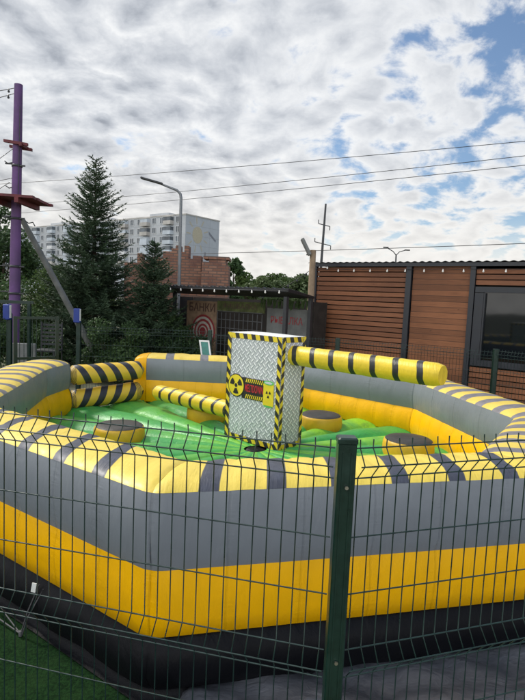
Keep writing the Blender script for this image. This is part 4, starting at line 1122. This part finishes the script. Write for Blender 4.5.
def leafy(loc, h, rx_, rz_, seed, mat_, label, nleaf=5000, ls_=.10, trunk=True, name='tree', cat='tree', group='trees beyond the fence', zc=None, nclump=26):
    rd = random.Random(seed); t_ = thing(name, loc, label, cat, group); B0 = Vector(loc)
    zc = zc if zc is not None else h-rz_
    mb = MB()
    if trunk:
        mb.tube([B0, B0+Vector((.1*rx_, 0, zc*.6)), B0+Vector((0, 0, zc+rz_*.5))], [h*.025+.02, h*.018+.01, .02], 7)
    V = []; F = []; clumps = []
    for k in range(nclump):
        while True:
            p = Vector((rd.uniform(-1, 1), rd.uniform(-1, 1), rd.uniform(-1, 1)))
            if .12 < p.length < 1: break
        clumps.append((Vector((p.x*rx_*.82, p.y*rx_*.82, zc+p.z*rz_*.84)), rd.uniform(.24, .46)*min(rx_, rz_)))
        mb.tube([B0+Vector((0, 0, max(.1, zc-rz_*.75))), B0+clumps[-1][0]], [max(.012, h*.008), .006], 5)
    for k in range(nleaf):
        c, r = clumps[rd.randrange(nclump)]
        d = Vector((rd.gauss(0, 1), rd.gauss(0, 1), rd.gauss(0, 1))).normalized()*r*rd.random()**.45
        d.z *= .8
        p = B0+c+d; 
        if p.z < .03: continue
        a = Vector((rd.gauss(0, 1), rd.gauss(0, 1), rd.gauss(0, .7))).normalized(); b2 = a.cross(Vector((rd.gauss(0, 1), rd.gauss(0, 1), rd.gauss(0, 1)))).normalized()
        s2 = ls_*rd.uniform(.6, 1.3); i = len(V)
        V.extend((p-a*s2*.5, p+b2*s2*.32, p+a*s2*.55, p-b2*s2*.32)); F.append((i, i+1, i+2, i+3))
    mb.make('trunk' if trunk else 'stems', M['bark'], t_)
    m2 = MB(); m2.add(V, F); m2.make('crown', M[mat_], t_)
    return t_
# left: bushes and trees behind the pole
leafy((-9.0, 18, 0), 5.0, 1.5, 2.1, 21, 'leafdark', 'dark leafy tree behind the purple pole at the left edge', 9000, .11)
leafy((-6.3, 15.5, 0), 2.95, 1.15, 1.4, 22, 'leafmid', 'green leafy bush between the purple pole and the tall spruce', 9000, .085, False, 'bush', 'bush', 'bushes behind the rear fence')
leafy((-5.35, 12.2, 0), 1.8, .9, .95, 23, 'leafdark', 'dark low bush just behind the black chair', 9000, .07, False, 'bush', 'bush', 'bushes behind the rear fence')
leafy((-6.6, 12.6, 0), 2.6, 1.1, 1.3, 24, 'leafdark', 'dark bush at the left edge behind the portal frame', 8000, .08, False, 'bush', 'bush', 'bushes behind the rear fence')
leafy((-3.35, 12.0, 0), 1.45, .9, .75, 25, 'leafdark', 'dark low bush under the tall spruce behind the entrance tubes', 11000, .065, False, 'bush', 'bush', 'bushes behind the rear fence')
leafy((-5.5, 17.5, 0), 3.0, 1.3, 1.5, 26, 'leafmid', 'mid green bush right behind the tall spruce', 7000, .10, False, 'bush', 'bush', 'bushes behind the rear fence')
leafy((-7.9, 22.0, 0), 3.3, 1.6, 1.7, 27, 'leafpale', 'pale green bush beside the thin whitish post', 6000, .13, False, 'bush', 'bush', 'bushes behind the rear fence')
leafy((-2.0, 13.3, 0), 1.75, .8, .9, 28, 'leafdark', 'dark bush between the small spruce and the target sign', 7000, .065, False, 'bush', 'bush', 'bushes behind the rear fence')
# right of the ruin: distant trees
for (px_, dep, top, rx_, seed, mt, lab, nl) in (
  (230, 36, 257, 1.0, 31, 'leafdark', 'slim dark distant tree right of the brick tower', 3500),
  (246, 42, 266, 1.5, 32, 'leafmid', 'rounded distant tree second from the brick tower', 4000),
  (262, 30, 276, 1.3, 33, 'leafpale', 'pale low distant tree above the middle of the canopy', 4500),
  (276, 44, 272, 1.6, 34, 'leafmid', 'distant tree above the right part of the canopy', 4500),
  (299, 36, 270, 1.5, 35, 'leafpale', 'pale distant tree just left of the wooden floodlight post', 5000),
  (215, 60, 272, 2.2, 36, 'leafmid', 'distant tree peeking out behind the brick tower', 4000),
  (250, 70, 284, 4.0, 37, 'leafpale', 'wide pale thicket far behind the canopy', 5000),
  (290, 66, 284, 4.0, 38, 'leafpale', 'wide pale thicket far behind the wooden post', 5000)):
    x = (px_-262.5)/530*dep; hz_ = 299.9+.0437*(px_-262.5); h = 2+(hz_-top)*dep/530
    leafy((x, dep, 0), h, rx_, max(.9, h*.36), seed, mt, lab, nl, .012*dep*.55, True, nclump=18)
# far tree lines closing the horizon left and right
mb = MB(); rd = random.Random(5); V = []; F = []
for k in range(9000):
    a = rd.uniform(-1.25, 1.25); dd = rd.uniform(230, 260)
    x, y = math.sin(a)*dd, math.cos(a)*dd
    hh = 5.0+2.5*noise.noise(Vector((a*9, 0, 3)))+1.5*noise.noise(Vector((a*31, 0, 3)))
    p = Vector((x, y, rd.random()**.8*hh)); s2 = rd.uniform(.9, 2.0)
    t1 = Vector((rd.gauss(0, 1), rd.gauss(0, 1), rd.gauss(0, 1))).normalized(); t2 = t1.cross(Vector((rd.gauss(0, 1), rd.gauss(0, 1), rd.gauss(0, 1)))).normalized()
    i = len(V); V.extend((p-t1*s2, p+t2*s2*.7, p+t1*s2, p-t2*s2*.7)); F.append((i, i+1, i+2, i+3))
mb.add(V, F); tag(mb.make('far_woodland', M['leafmid']), kind='stuff')
